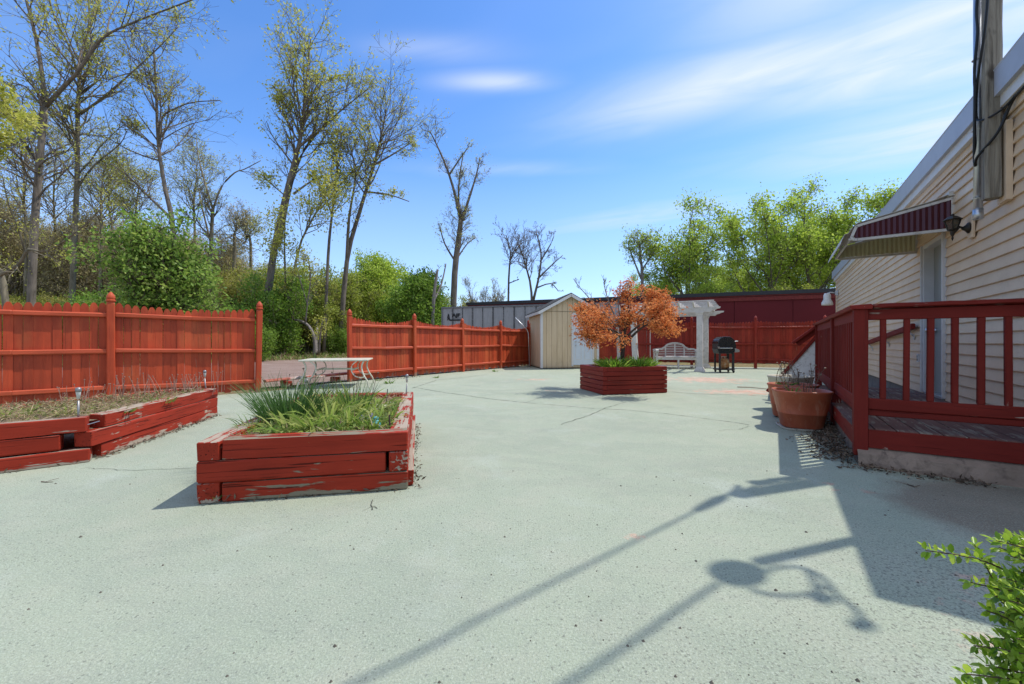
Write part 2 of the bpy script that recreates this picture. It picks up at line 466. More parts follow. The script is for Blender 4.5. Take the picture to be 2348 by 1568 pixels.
m_deck_v = paint('deck post paint', (.185, .018, .0115), wear=.28, rough=.65, spec=.15, wearcol=(.3, .2, .15), axis='Z', isl=.2, crack=.4)
m_deck_x = paint('deck rail paint front', (.185, .018, .0115), wear=.48, rough=.65, spec=.15, wearcol=(.32, .24, .18), axis='Y', ang=A_D, isl=.15, crack=.6)
m_deck_y = paint('deck rail paint side', (.23, .022, .014), wear=.38, rough=.65, spec=.15, wearcol=(.34, .22, .16), axis='X', ang=A_D, isl=.15, crack=.5)
m_boards = paint('worn deck boards', (.17, .085, .065), wear=.85, wearcol=(.235, .19, .145), axis='X', ang=A_D, isl=.3, crack=.7, rough=.8)
m_white = plain('white paint', (.72, .70, .66), .5, var=.12, dirt=(.45, .42, .37))
m_trim = plain('white trim', (.66, .63, .60), .45, var=.1)
m_pvc = plain('weathered white vinyl', (.62, .58, .53), .55, var=.2, scale=3, dirt=(.40, .36, .31))
m_metal = plain('galvanised metal', (.55, .57, .6), .35, metal=.85, var=.2)
m_steel = plain('brushed steel', (.6, .6, .6), .3, metal=1, var=.1)
m_black = plain('black rubber', (.012, .012, .013), .5, var=.3)
m_conc = plain('old concrete', (.29, .21, .155), .9, var=.45, scale=5, bump=.8, dirt=(.12, .085, .065))
m_dry = leafmat('dry straw', [(.42, .31, .17), (.30, .20, .10), (.52, .42, .26), (.22, .14, .08), (.36, .25, .15)], .2, .8)
m_green = leafmat('fresh green', [(.10, .22, .025), (.19, .33, .05), (.07, .16, .02), (.26, .38, .08)], .4)
m_chive = leafmat('chive green', [(.055, .13, .03), (.10, .20, .045), (.04, .10, .025), (.15, .24, .07)], .3)
m_lit = leafmat('leaf litter', [(.07, .045, .03), (.13, .085, .055), (.20, .14, .09), (.05, .035, .025), (.26, .2, .14)], .1, .8)
# ------------------------------------------------------------------ ground
FD = V(.747, .665, 0)                          # left fence direction
F1 = V(-5.07, 7.94, 0); F2 = V(-6.61, 6.57, 0)
A = [V(-4.09, 10.0, 0)+V(1.21, 1.7, 0)*k for k in range(5)]
AN = V(-.815, .58, 0)
def ground_z(x, y):
    d = (x+4.09)*AN.x+(y-10.0)*AN.y
    d2 = d if x > -5.5 or y > 9 else (x+5.07)*-.665+(y-7.94)*.747
    d = max(d, d2)
    z = -.035+.021*max(0, min(d-3, 45))
    return z
def terrain():
    xs = sorted(set([-400, -200, -120, -80]+[-60+2*i for i in range(61)]+[80, 120, 200, 400]))
    ys = sorted(set([-200, -60, -20]+[-10+2*i for i in range(46)]+[100, 130, 180, 260, 400, 700]))
    mb = MB(); W_ = len(xs)
    for y in ys:
        for x in xs:
            z = ground_z(x, y)
            if z > -.03: z += .10*(mnoise.noise((x*.35, y*.35, 2.))) * min(1, (z+.03)*4)
            mb.v.append(V(x, y, z))
    for j in range(len(ys)-1):
        for i in range(W_-1):
            mb.f.append((j*W_+i, j*W_+i+1, (j+1)*W_+i+1, (j+1)*W_+i))
    return mb
n = NT('woodland floor'); v = n.mapping()
f1 = n.noise(v, .5, 5); f2 = n.noise(v, 14, 6, .7)
c = n.mix(n.ramp(f1, [(.4, 0.), (.6, 1.)]), (.17, .12, .07), (.085, .11, .03))
c = n.mix(n.ramp(f2, [(.4, 0.), (.62, .8)]), c, (.34, .25, .14))
n.bump(f2, 1, .05)
m_floor = n.base(c, .95, .1)
part(terrain(), 'ground', m_floor, smooth=True, kind='structure')
# brown paved strip outside the gap in the fence
n = NT('brown paving'); v = n.mapping(rot=(0, 0, R(20)), scale=(.35, 3, 1)); v2 = n.mapping()
c = n.mix(n.ramp(n.noise(v, 2.2, 5, .6), [(.35, 0.), (.65, 1.)]), (.20, .135, .11), (.29, .215, .18))
c = n.mix(n.ramp(n.noise(v, 5, 3), [(.66, 0.), (.69, .8)]), c, (.5, .46, .42))
c = n.mix(n.ramp(n.noise(v2, 60, 4), [(.5, 0.), (.7, .35)]), c, (.1, .07, .055))
n.bump(n.noise(v2, 90, 3), .5, .01); m_pave = n.base(c, .9, .15)
mb = MB()
a0 = V(-13, 3.5, 0); 
N_ = 12
L0 = [V(-4.6, 9.2, 0)+V(-9.0, -8.0, 0)*(1-k/4) if k < 4 else A[0].lerp(A[4], (k-4)/8)+AN*.3 for k in range(N_+1)]
for k in range(N_):
    p, q = L0[k], L0[k+1]
    for j in range(5):
        d0, d1 = j*2.05, (j+1)*2.05
        pts = [p+AN*d0, q+AN*d0, q+AN*d1, p+AN*d1]
        mb.poly([V(t.x, t.y, max(ground_z(t.x, t.y), -.035)+.03) for t in pts][::-1])
part(mb, 'road', m_pave, kind='structure')
# patio: painted concrete
n = NT('mint painted concrete'); v = n.mapping()
big = n.noise(v, .55, 4, .6); mid = n.noise(v, 3.1, 5, .65); fine = n.noise(v, 70, 4, .7); fine2 = n.noise(v, 210, 2, .6)
c = n.mix(n.ramp(big, [(.3, 0.), (.7, 1.)]), MINT_A, MINT_B)
c = n.mix(n.ramp(mid, [(.45, 0.), (.75, .38)]), c, (.45, .43, .34))
wet = n.noise(n.mapping(scale=(1, 1.7, 1), loc=(3, 1, 0)), .8, 6, .65, .8)
c = n.mix(n.ramp(wet, [(.50, 0.), (.56, .16), (.62, .05)]), c, (.20, .22, .19))
pale = n.noise(n.mapping(loc=(7, 2, 0)), 1.4, 6, .7, .4)
c = n.mix(n.ramp(pale, [(.55, 0.), (.75, .45)]), c, (.47, .51, .44))
sep = n.add('ShaderNodeSeparateXYZ'); n.t.links.new(n.tc.outputs['Object'], sep.inputs[0])
X_, Y_ = sep.outputs[0], sep.outputs[1]
# worn-through salmon undercoat: around the shed, the pergola and the deck
def spot(cx, cy, rx, ry):
    a = n.math('DIVIDE', n.math('SUBTRACT', X_, cx), rx); b = n.math('DIVIDE', n.math('SUBTRACT', Y_, cy), ry)
    return n.math('POWER', 2.718, n.math('MULTIPLY', n.math('ADD', n.math('MULTIPLY', a, a), n.math('MULTIPLY', b, b)), -1.0))
msk = None
for k, a in ((.72, (5.2, 10.6, 2.2, 1.7)), (.75, (4.6, 8.0, 1.6, .8)), (.6, (.6, 10.6, 1.3, .9)), (.5, (-.3, 12.4, 1.5, .5)), (.55, (.75, 8.2, .6, .4)), (.5, (.62, 2.05, .22, .14)), (.68, (1.55, 1.30, .35, .13)), (.6, (1.9, 1.6, .5, .25)), (.55, (2.4, 2.75, .5, .3)), (.5, (.35, 1.75, .15, .1))):
    s_ = n.math('MULTIPLY', spot(*a), k); msk = s_ if msk is None else n.math('MAXIMUM', msk, s_)
pat = n.noise(v, 4.5, 7, .75, .3)
sal = n.ramp(n.math('ADD', n.math('MULTIPLY', msk, .42), n.math('MULTIPLY', pat, .6)), [(.53, 0.), (.60, .85)])
c = n.mix(sal, c, n.mix(n.ramp(mid, [(.4, 0.), (.6, 1.)]), (.58, .26, .18), (.62, .42, .32)))
# grey stains across, long dark wipes near the shed
st = n.noise(n.mapping(scale=(.5, 1.6, 1)), 1.1, 5, .6, .5)
c = n.mix(n.ramp(st, [(.55, 0.), (.75, .22)]), c, (.26, .27, .24))
# dirt apron beside the deck
dm = n.math('MULTIPLY', spot(3.05, 2.3, .75, .62), 1.1)
dirt = n.ramp(n.math('ADD', n.math('MULTIPLY', dm, .75), n.math('MULTIPLY', pat, .35)), [(.42, 0.), (.62, .9)])
c = n.mix(dirt, c, n.mix(mid, (.13, .098, .066), (.25, .20, .145)))
# pits and grit
near = n.math('ADD', n.ramp(n.noise(v, .9, 3), [(.35, 0.), (.65, .055)]), n.math('MULTIPLY', spot(1.7, 1.35, 1.0, .8), .10))
vo = n.add('ShaderNodeTexVoronoi', None, Scale=62.0); n.t.links.new(v, vo.inputs['Vector'])
sel = n.add('ShaderNodeSeparateColor'); n.t.links.new(vo.outputs['Color'], sel.inputs[0])
dot = n.math('MULTIPLY', n.math('LESS_THAN', vo.outputs['Distance'], .27), n.math('LESS_THAN', sel.outputs[0], n.math('ADD', near, .16)))
c = n.mix(n.math('MULTIPLY', dot, .55), c, (.10, .10, .085))
pit = n.ramp(n.math('ADD', fine, near), [(.64, 0.), (.71, .8)])
c = n.mix(pit, c, (.12, .115, .095))
c = n.mix(n.ramp(fine2, [(.35, .42), (.5, 0.)]), c, (.2, .21, .18))
gr = n.noise(v, 120, 3, .75); gr2 = n.noise(v, 33, 4, .7)
c = n.mix(n.ramp(gr, [(.52, 0.), (.66, .45)]), c, (.55, .60, .49))
c = n.mix(n.ramp(gr, [(.34, .45), (.46, 0.)]), c, (.20, .225, .19))
c = n.mix(n.ramp(gr2, [(.34, .28), (.48, 0.)]), c, (.25, .275, .23))
n.bump(n.math('ADD', fine, n.math('ADD', n.math('MULTIPLY', fine2, .6), n.math('MULTIPLY', gr, .8))), .6, .009)
m_mint = n.base(c, .85, .15)
HX = lambda Y: 2.04+.663*Y
mb = MB()
out = [V(-9.0, -4, 0), V(9, -4, 0), V(9, 1, 0), V(HX(2.2)+.6, 2.2, 0), V(HX(13.3)+.6, 13.3, 0), V(14, 14, 0), V(11.5, 15.2, 0), V(.8, 18.2, 0), A[4], A[0]+V(-.1, -.1, 0), V(-4.6, 9.25, 0), V(-4.74, 8.45, 0), F1, F2, V(-11.2, 2.48, 0)]
mb.poly(out)
part(mb, 'patio', m_mint, kind='structure')
# soil edge / curb line of the patio in the gap is the terrain 35 mm below
# cracks: thin strips lying on the patio
def crack(pts, w=.007, seed=1, name='crack'):
    rg = random.Random(seed); P = [G(*p) for p in pts]; mb = MB(); line = []
    for i in range(len(P)-1):
        L = (P[i+1]-P[i]).length; k = max(2, int(L/.05))
        for j in range(k): line.append(P[i].lerp(P[i+1], j/k))
    line.append(P[-1]); l2 = []
    off = 0
    for p in line:
        off = off*.86+rg.gauss(0, .010); l2.append(V(p.x+rg.gauss(0, .004), p.y+off, .004))
    for i in range(len(l2)-1):
        d = (l2[i+1]-l2[i]); sd = V(-d.y, d.x, 0).normalized()
        mb_w = w*rg.uniform(.35, 1.5); 
        if i == 0: w0 = mb_w
        mb.quad(l2[i]-sd*w0/2, l2[i]+sd*w0/2, l2[i+1]+sd*mb_w/2, l2[i+1]-sd*mb_w/2); w0 = mb_w
    return mb
m_crack = plain('crack', (.05, .05, .042), .95, var=.5)
allc = MB()
for k, (p, w) in enumerate([([(948, 888), (1040, 903), (1110, 913), (1205, 923), (1290, 930), (1362, 937)], .016), ([(1362, 937), (1430, 940), (1520, 948), (1600, 958), (1680, 968), (1722, 976)], .014),
                       ([(1435, 922), (1390, 935), (1350, 953), (1285, 975)], .011), ([(1530, 898), (1620, 904), (1700, 906), (1765, 909)], .02), ([(195, 1072), (270, 1078), (350, 1076), (440, 1074)], .006),
                       ([(850, 1147), (847, 1162), (853, 1172)], .007), ([(832, 1170), (850, 1164), (866, 1167)], .006), ([(945, 890), (1000, 872), (1060, 866), (1120, 858)], .018), ([(1205, 923), (1260, 905), (1320, 898)], .008), ([(1722, 976), (1690, 985), (1650, 988)], .006)]):
    b = crack(p, w*.72, k+3); nn = len(allc.v); allc.v += b.v; allc.f += [tuple(i+nn for i in f) for f in b.f]
part(allc, 'crack', m_crack, kind='structure')
# grit, pebbles and seed husks scattered on the paint
rg = np.random.default_rng(4)
mb = MB()
for k in range(170):
    Y = rg.uniform(1.15, 3.2)**1.0; X = rg.uniform(-1.25, 1.2)*Y
    r = abs(rg.normal(0, .0022))+.002
    e = [V(X+r*math.cos(t)*rg.uniform(.7, 1.5), Y+r*math.sin(t), 0) for t in np.arange(5)*1.257]
    top = V(X, Y, r*1.2)
    for i in range(5): mb.poly([e[i], e[(i+1) % 5], top])
part(mb, 'gravel', plain('grit', (.16, .14, .11), .9, var=.6, scale=40), kind='stuff', label='loose grit and small stones scattered on the mint painted patio')
# ------------------------------------------------------------------ house on the right
u = V(.5526, .8334, 0); v_ = V(.8334, -.5526, 0)   # along the wall (away), into the house
def W(q, z, o=0.0):
    """point on the wall: q along it, z up, o out from it"""
    return V(2.04, 0, 0)+u*q-v_*o+UP*z
Q0, Q1 = 2.74, 15.96; QD0, QD1 = 5.675, 6.54
house = thing('house', 'cream clapboard house with a grey door under a striped awning', 'house', W(Q0, 0))
n = NT('cream vinyl siding'); vv = n.mapping(rot=(0, 0, -math.atan2(u.y, u.x)), scale=(.5, 3, 3))
f = n.noise(vv, 1.3, 5, .6); f3 = n.noise(n.mapping(), 1.1, 6, .7, .8)
ii = n.math('MULTIPLY_ADD', n.island(), .10, .95)
c = n.mix(n.ramp(f, [(.3, 0.), (.7, 1.)]), (.67, .485, .315), (.75, .565, .385))
c = n.mix(n.ramp(f3, [(.58, 0.), (.8, .35)]), c, (.33, .25, .18))
c = n.mix(1.0, c, n.add('ShaderNodeCombineColor', None, Red=ii, Green=ii, Blue=ii).outputs[0], 'MULTIPLY')
m_siding = n.base(c, .5, .3)
mb = MB()
ex = .1135; z0 = .30; nc = 24
def course(qa, qb, z, z1):
    rs0 = random.Random(int(z*977)+int(qa*7)); q = qa; d = 0
    while q < qb-.01:
        e = q+rs0.uniform(2.2, 3.7)
        if qb-e < .7: e = qb
        piece(q, e, z, z1, d); q = e; d = rs0.choice((0, .0022, .004))
def piece(qa, qb, z, z1, dd):
    pa = [(0.022+dd, z), (.024+dd, z+.006), (.004+dd, z1), (0, z1), (0, z)]
    k = max(1, int((qb-qa)/1.6)); rs = random.Random(int(z*1000)+int(qa*10))
    qs = [qa+(qb-qa)*i/k for i in range(k+1)]
    base = len(mb.v)
    for q in qs:
        s = rs.uniform(-.0025, .0025)
        for o, zz in pa: mb.v.append(W(q, zz+(s if 0 < q-qa and o > .01 else 0), o))
    for i in range(k):
        for j in range(5):
            a = base+i*5+j; b = base+i*5+(j+1) % 5
            mb.f.append((a, b, b+5, a+5))
    mb.f.append(tuple(base+j for j in reversed(range(5)))); mb.f.append(tuple(base+k*5+j for j in range(5)))
for k in range(nc):
    z = z0+k*ex; z1 = min(z+ex+.004, 3.03)
    if z1-z < .03: continue
    if z < 2.30:
        course(Q0, QD0-.004, z, z1); course(QD1+.004, Q1, z, z1)
    else: course(Q0, Q1, z, z1)
part(mb, 'wall', m_siding, house)
mb = MB()   # body of the house behind the siding, with the door recess cut out
def slab(qa, qb, za, zb, oa, ob):
    mb.box((W(qa, za, oa)+W(qb, zb, ob))/2, u, -v_, UP, qb-qa, abs(ob-oa), zb-za)
slab(Q0, QD0, .3, 3.3, -.15, -.002); slab(QD1, Q1, .3, 3.3, -.15, -.002); slab(QD0, QD1, 2.31, 3.3, -.15, -.002)
slab(Q0, Q0+.15, .3, 3.3, -9, -.15); slab(Q1-.15, Q1, .3, 3.3, -9, -.15); slab(QD0-.2, QD1+.2, .3, 2.5, -.40, -.2)
part(mb, 'inner_wall', m_siding, house)
mb = MB(); slab(Q0, Q1, -.05, .30, -.15, -.01)
part(mb, 'foundation', plain('foundation block', (.20, .17, .15), .9, var=.4, bump=.6), house)
mb = MB(); slab(Q0-.2, Q1+.2, 3.30, 3.33, -9.2, .02)
roof = part(mb, 'roof', plain('flat roof', (.2, .2, .2), .9), house)
mb = MB()
slab(Q0-.2, Q1+.2, 3.13, 3.35, .065, .12)
mb.prism([(.02, 3.331), (.12, 3.351), (.125, 3.365), (.02, 3.36)], W(Q0-.2, 0), -v_, UP, u, Q1-Q0+.4)
part(mb, 'coping', plain('lavender grey metal coping', (.42, .42, .45), .45, metal=.1, var=.12), house)
mb = MB(); slab(Q0-.1, Q1+.1, 3.03, 3.13, .0, .085); slab(Q0-.1, Q1+.1, 3.13, 3.30, .0, .063)
part(mb, 'fascia', m_trim, house)
mb = MB(); slab(Q0, Q1, 2.955, 3.028, .025, .04); part(mb, 'frieze', m_siding, house)
mb = MB(); slab(Q1-.05, Q1+.03, .3, 3.03, .002, .035); part(mb, 'corner_board', m_siding, house); mb = MB(); slab(Q0-.03, Q0+.06, .3, 3.03, .002, .035); part(mb, 'corner_board', m_siding, house)
# door
mb = MB(); slab(QD0+.07, QD1-.07, .33, 2.26, -.11, -.07)
n = NT('grey door paint'); n.bsdf.inputs['Coat Weight'].default_value = .15
fz = n.noise(n.mapping(), 2, 3); m_door = n.base(n.mix(fz, (.24, .245, .225), (.29, .295, .27)), .32, .5)
door = part(mb, 'door', m_door, house, bevel=.004)
mb = MB(); slab(QD0, QD0+.07, .32, 2.31, -.11, .03); slab(QD1-.07, QD1, .32, 2.31, -.11, .03); slab(QD0+.07, QD1-.07, 2.26, 2.31, -.11, .03)
slab(QD0-.0, QD0+.022, .322, 2.312, .03, .05); slab(QD1-.022, QD1, .322, 2.312, .03, .05)
part(mb, 'frame', m_trim, door, bevel=.004)
mb = MB(); slab(QD0+.07, QD1-.07, .305, .33, -.12, .03); part(mb, 'threshold', plain('aluminium threshold', (.55, .53, .5), .4, metal=.5), door)
mb = MB()
p = W(QD1-.15, 1.155, -.07)
mb.lathe([(.032, 0), (.032, .012), (.014, .016), (.013, .055), (.026, .062), (.031, .08), (.026, .1), (0, .105)], p, 14, -v_)
part(mb, 'handle', m_steel, door, smooth=True)
# outlet cover beside the door
mb = MB(); slab(6.66, 6.73, .72, .83, .02, .045); o = part(mb, 'outlet_cover', m_white, None, bevel=.004, loc=W(6.7, .72))
_props(o, 'small outlet cover on the cream siding just past the door', 'outlet', None, None)
mb = MB(); slab(6.675, 6.715, .735, .77, .045, .0455+.001); slab(6.675, 6.715, .78, .815, .045, .0455+.001); part(mb, 'socket', plain('dark socket', (.05, .05, .05)), o)
# handrail on the wall
hr = thing('wall_handrail', 'sloping red handrail bracketed to the cream siding beyond the door', 'handrail', W(6.8, 0))
mb = MB(); mb.rbar(W(6.74, 1.225, .075), W(10.25, .975, .075), .05, .085, n=8, jit=.002); part(mb, 'rail', m_deck_y, hr)
for q in (6.95, 8.5, 9.95):
    mb = MB(); z = 1.225-(q-6.74)*.0712
    mb.tube([W(q, z-.13, .022), W(q, z-.10, .05), W(q, z-.04, .075)], .011, 6); slab(q-.02, q+.02, z-.18, z-.09, .02, .028)
    part(mb, 'bracket', m_pvc, hr)
# awning over the door
aw = thing('awning', 'scalloped metal door awning with maroon striped side panel', 'awning', W(6.1, 2.3))
n = NT('maroon awning metal'); m_awm = n.base(n.mix(n.noise(n.mapping(), 5, 4), (.06, .007, .013), (.085, .011, .018)), .4, .4)
n = NT('pale green awning metal'); m_awg = n.base(n.mix(n.noise(n.mapping(), 5, 5), (.46, .42, .24), (.55, .51, .32)), .45, .4)
def prof(p):   # top of the side panel: straight, then rounding down at the front
    return 2.655-.22*p if p < .80 else 2.655-.22*.8-(.06-math.sqrt(max(0, .0036-((p-.80)*.5)**2)))*2.2
P_ = .90
for q, mt, lab, up_ in ((5.44, m_awm, 'maroon ribbed side panel', 0), (6.84, m_awg, 'pale green ribbed side panel', 0)):
    mb = MB(); k = 18
    for i in range(k):       # vertical ribbed strips
        p0, p1 = P_*i/k, P_*(i+1)/k; mid = (p0+p1)/2
        lo = 2.292+ (0.012 if i < k-1 else .03)
        h0, h1 = prof(p0)-.03, prof(p1)-.03
        if i == k-1: h1 = lo+.03
        for (pa, pb, o0, o1, ha, hb) in ((p0, mid, 0, .012, h0, (h0+h1)/2), (mid, p1, .012, 0, (h0+h1)/2, h1)):
            sgn = -1
            a = W(q+sgn*o0, lo, pa+.02); b = W(q+sgn*o1, lo, pb+.02)
            mb.quad(a, b, V(b.x, b.y, hb), V(a.x, a.y, ha))
    sp = part(mb, 'side_panel', mt, aw, label=lab)
    sm = sp.modifiers.new('thick', 'SOLIDIFY'); sm.thickness = .003
    mb = MB()
    pts = [W(q, 2.285, .02), W(q, 2.285, P_-.05)]+[W(q, 2.325-.04*math.cos(t), P_-.05+.055*math.sin(t)) for t in (.5, 1.0, 1.57)]
    pts += [W(q, prof(p)-.01, p) for p in (.86, .80, .6, .4, .2, .02)]+[W(q, 2.285, .02)]
    for a, b in zip(pts[:-1], pts[1:]): mb.bar(a, b, .03, .034, up=u, ext=.004)
    part(mb, 'panel_trim', m_pvc, sp)
mb = MB(); k = 40; qs = [5.42+(6.86-5.42)*i/k for i in range(k+1)]
line = [(.0, 2.70)]+[(p, prof(p)+.018) for p in (.2, .4, .6, .78, .85, .90, .94)]+[(.975, 2.36), (1.0, 2.30), (1.02, 2.235)]
rows = []
for i, q in enumerate(qs):
    rows.append([W(q, z+(.008 if i % 4 < 2 else 0), p) for p, z in line])
for i in range(k):
    for j in range(len(line)-1): mb.quad(rows[i][j], rows[i+1][j], rows[i+1][j+1], rows[i][j+1])
o = part(mb, 'awning_top', m_pvc, aw); sm = o.modifiers.new('thick', 'SOLIDIFY'); sm.thickness = .004
mb = MB(); mb.bar(W(5.44, 2.30, .92), W(6.84, 2.30, .92), .025, .025); mb.bar(W(5.41, 2.69, .03), W(6.87, 2.69, .03), .05, .05); mb.bar(W(6.14, 2.60, .05), W(6.14, 2.46, .86), .02, .03)
part(mb, 'frame', m_pvc, aw)
# utility pole bolted to the wall
up_ = thing('utility_pole', 'weathered square timber service pole bolted to the cream wall', 'pole', W(4.25, 2.24))
n = NT('weathered timber'); vv = n.mapping(scale=(16, 16, .9)); g = n.noise(vv, 1.6, 6, .7, .7)
c = n.ramp(g, [(.28, (.06, .05, .038)), (.48, (.23, .195, .15)), (.7, (.36, .32, .25))]); n.bump(g, .8, .02)
kn = n.noise(n.mapping(scale=(5, 5, 2.2)), 1.3, 2); c = n.mix(n.ramp(kn, [(.66, 0.), (.72, .8)]), c, (.05, .035, .025))
m_wood = n.base(c, .85, .15)
mb = MB(); mb.rbar(W(4.13, 2.26, .115), W(4.13, 4.82, .115), .105, .11, up=u, n=10, jit=.004, c=.014); part(mb, 'post', m_wood, up_)
mb = MB(); slab(4.045, 4.215, 2.22, 2.9, .022, .06); part(mb, 'mounting_board', m_siding, up_)
mb = MB(); mb.tube([W(4.30, 2.14, .15), W(4.30, 4.42, .15)], .031, 12); mb.tube([W(4.30, 2.13, .15), W(4.30, 2.22, .15)], .036, 12)
part(mb, 'conduit', m_metal, up_, smooth=True)
for z in (2.32, 2.95, 3.6, 4.2):
    mb = MB(); mb.tube([W(4.30+.036*math.cos(t), z, .15+.036*math.sin(t)) for t in np.arange(13)*math.pi/6], .006, 4, cap=False); part(mb, 'strap', m_metal, up_)
mb = MB(); mb.lathe([(.035, 0), (.045, .03), (.045, .08), (.03, .11), (0, .12)], W(4.30, 4.42, .15), 12); part(mb, 'weatherhead', m_metal, up_, smooth=True)
def cable(pts, r, name, label, seed=0, sub=5, thing_=None):
    s = Skel(seed); s.limb(pts, r, r, 6, sub)
    o = part(s.mb, name, m_black, thing_, smooth=True, loc=pts[0])
    if label: _props(o, label, 'cable', None, None)
    return o
def Wc(q, z, o): return W(q-.125, z, max(.03, o-.045))
cable([Wc(4.36, 4.7, .16), Wc(4.36, 4.1, .22), Wc(4.33, 3.8, .225), Wc(4.36, 3.5, .235), Wc(4.30, 3.25, .25), Wc(4.34, 3.0, .24), Wc(4.42, 2.72, .22), Wc(4.40, 2.62, .22), Wc(4.28, 2.66, .24), Wc(4.14, 2.8, .16), Wc(4.05, 3.0, .11), Wc(3.8, 3.02, .11), Wc(3.2, 3.03, .11), Wc(2.7, 3.0, .11)], .011, 'cable', 'black cable drooping in a loop across the front of the service pole')
cable([Wc(4.17, 4.75, .2), Wc(4.13, 4.35, .24), Wc(4.07, 4.0, .24), Wc(4.13, 3.7, .24), Wc(4.24, 3.5, .235), Wc(4.34, 3.33, .225), Wc(4.36, 3.1, .225), Wc(4.28, 2.98, .225), Wc(4.1, 2.97, .15), Wc(3.9, 3.06, .09), Wc(3.4, 3.06, .1), Wc(2.7, 3.05, .1)], .009, 'cable', 'black cable curling off the right side of the service pole')
cable([Wc(4.38, 4.6, .17), Wc(4.385, 4.0, .16), Wc(4.37, 3.5, .17), Wc(4.39, 3.2, .17), Wc(4.38, 2.95, .16)], .012, 'cable', 'straight dark cable strapped beside the metal conduit')
# the service drop whose shadow crosses the patio, and a second mast nearer the camera
def lift(x, y, z):    # the point at height z whose shadow falls at (x, y)
    g = G(x, y); return g+SUN*(z/SUN.z)
t1 = W(4.13, 4.78, .115)
c1 = [lift(1692, 1112, 4.74), lift(1660, 1138, 4.80), lift(1420, 1258, 5.05), lift(1110, 1413, 5.25), lift(810, 1568, 5.4)]
c1.append(c1[-1]+(c1[-1]-c1[-2])*4+UP*.6); c1.append(c1[-1]+(c1[-1]-c1[-2])*3+UP*1.5)
dk = [t1]+c1
cable(dk, .012, 'cable', 'overhead service cable running out from the square timber pole', 3, 6)
ins = thing('cable_splice', 'bundled splice and drip loops hanging on the overhead service cable', 'splice', c1[1])
mb = MB(); d = (c1[2]-c1[1]).normalized()
mb.tube([c1[1]+d*x for x in (-.02, 0, .08, .2, .3, .34)], [.012, .03, .042, .038, .03, .012], 8); part(mb, 'splice_body', m_black, ins)
for k in range(4):
    mb = MB(); q = c1[1]+d*(.02+.08*k); mb.tube([q, q+V(.02, .05, -.05-.02*k), q+d*.12+V(.03, .03, -.06), q+d*.2], .006, 5); part(mb, 'drip_loop', m_black, ins)
# second mast
ma = thing('service_mast', 'second service mast with weatherhead near the house corner', 'mast', W(2.95, 2.2))
g2 = G(1745, 1285); 
b2 = lift(1960, 1237, 3.33); q2 = (b2-V(2.04, 0, 0)).dot(u)
tz = 4.44
mb = MB(); mb.tube([W(q2, 2.0, .12), W(q2, tz-.04, .12)], .037, 10); part(mb, 'pole', m_metal, ma, smooth=True)
top2 = W(q2, tz, .12)
mb = MB(); mb.lathe([(.03, -.13), (.07, -.10), (.095, -.03), (.10, .03), (.09, .08), (.05, .12), (0, .13)], lift(1692, 1312, tz+.02), 14); part(mb, 'weatherhead', m_metal, ma, smooth=True)
c2 = [lift(1648, 1336, 4.45), lift(1520, 1420, 4.6), lift(1300, 1568, 4.75)]; c2.append(c2[-1]+(c2[-1]-c2[-2])*7+UP*.4); c2.append(c2[-1]+(c2[-1]-c2[-2])*1.5+UP*1)
cable(c2, .014, 'cable', 'overhead cable running out from the second service mast', 5, 6)
for k, pts in enumerate(([(1720, 1330), (1770, 1305), (1830, 1300), (1880, 1320), (1925, 1370), (1965, 1400), (1975, 1432)], [(1720, 1352), (1780, 1365), (1850, 1362), (1890, 1345)], [(1850, 1305), (1868, 1340), (1880, 1368)])):
    cable([lift(x, y, tz-.06-.05*math.sin(i*1.1)) for i, (x, y) in enumerate(pts)], .013, 'drip_loop', None, k, 4, ma)
for k, (x, y) in enumerate(((1887, 1372), (1977, 1432))):
    mb = MB(); p = lift(x, y, tz-.1); mb.lathe([(.0, -.05), (.028, -.04), (.034, 0), (.028, .04), (0, .05)], p, 10); part(mb, 'connector', m_black, ma)
# wall lantern
la = thing('wall_lantern', 'dark bronze coach lantern on a cream mounting block by the awning', 'wall lantern', W(4.86, 2.1, .03))
m_br = plain('bronze', (.045, .036, .026), .45, metal=.5, var=.3)
mb = MB(); slab(4.80, 4.92, 2.06, 2.28, .024, .05); part(mb, 'mounting_block', m_siding, la, bevel=.006)
mb = MB(); mb.lathe([(.055, 0), (.055, .012), (.03, .03), (.018, .05)], W(4.86, 2.17, .05), 14, -v_); mb.tube([W(4.86, 2.17, .09), W(4.86, 2.19, .12), W(4.86, 2.15, .15), W(4.86, 2.13, .17)], .014, 7); part(mb, 'arm', m_br, la, smooth=True)
lc = W(4.86, 2.17, .17)
mb = MB()
for k in range(4):
    t = math.pi/4+k*math.pi/2
    mb.tube([lc+V(.034*math.cos(t), .034*math.sin(t), .0), lc+V(.060*math.cos(t), .060*math.sin(t), .10)], .006, 5)
mb.lathe([(.035, -.01), (.039, 0), (.032, .006)], lc, 8); mb.lathe([(.07, .095), (.074, .102), (.036, .135), (.014, .142), (.016, .156), (0, .167)], lc, 8)
mb.lathe([(.0, -.12), (.006, -.105), (.010, -.09), (.006, -.075), (.016, -.05), (.019, -.016), (.035, -.01)], lc, 10); part(mb, 'lantern_frame', m_br, la)
n = NT('smoky glass'); n.bsdf.inputs['Alpha'].default_value = .8; m_gl = n.base((.10, .09, .065), .1, .6)
mb = MB(); mb.lathe([(.030, .006), (.054, .095)], lc, 4, ang=math.pi/4); part(mb, 'glass', m_gl, la)
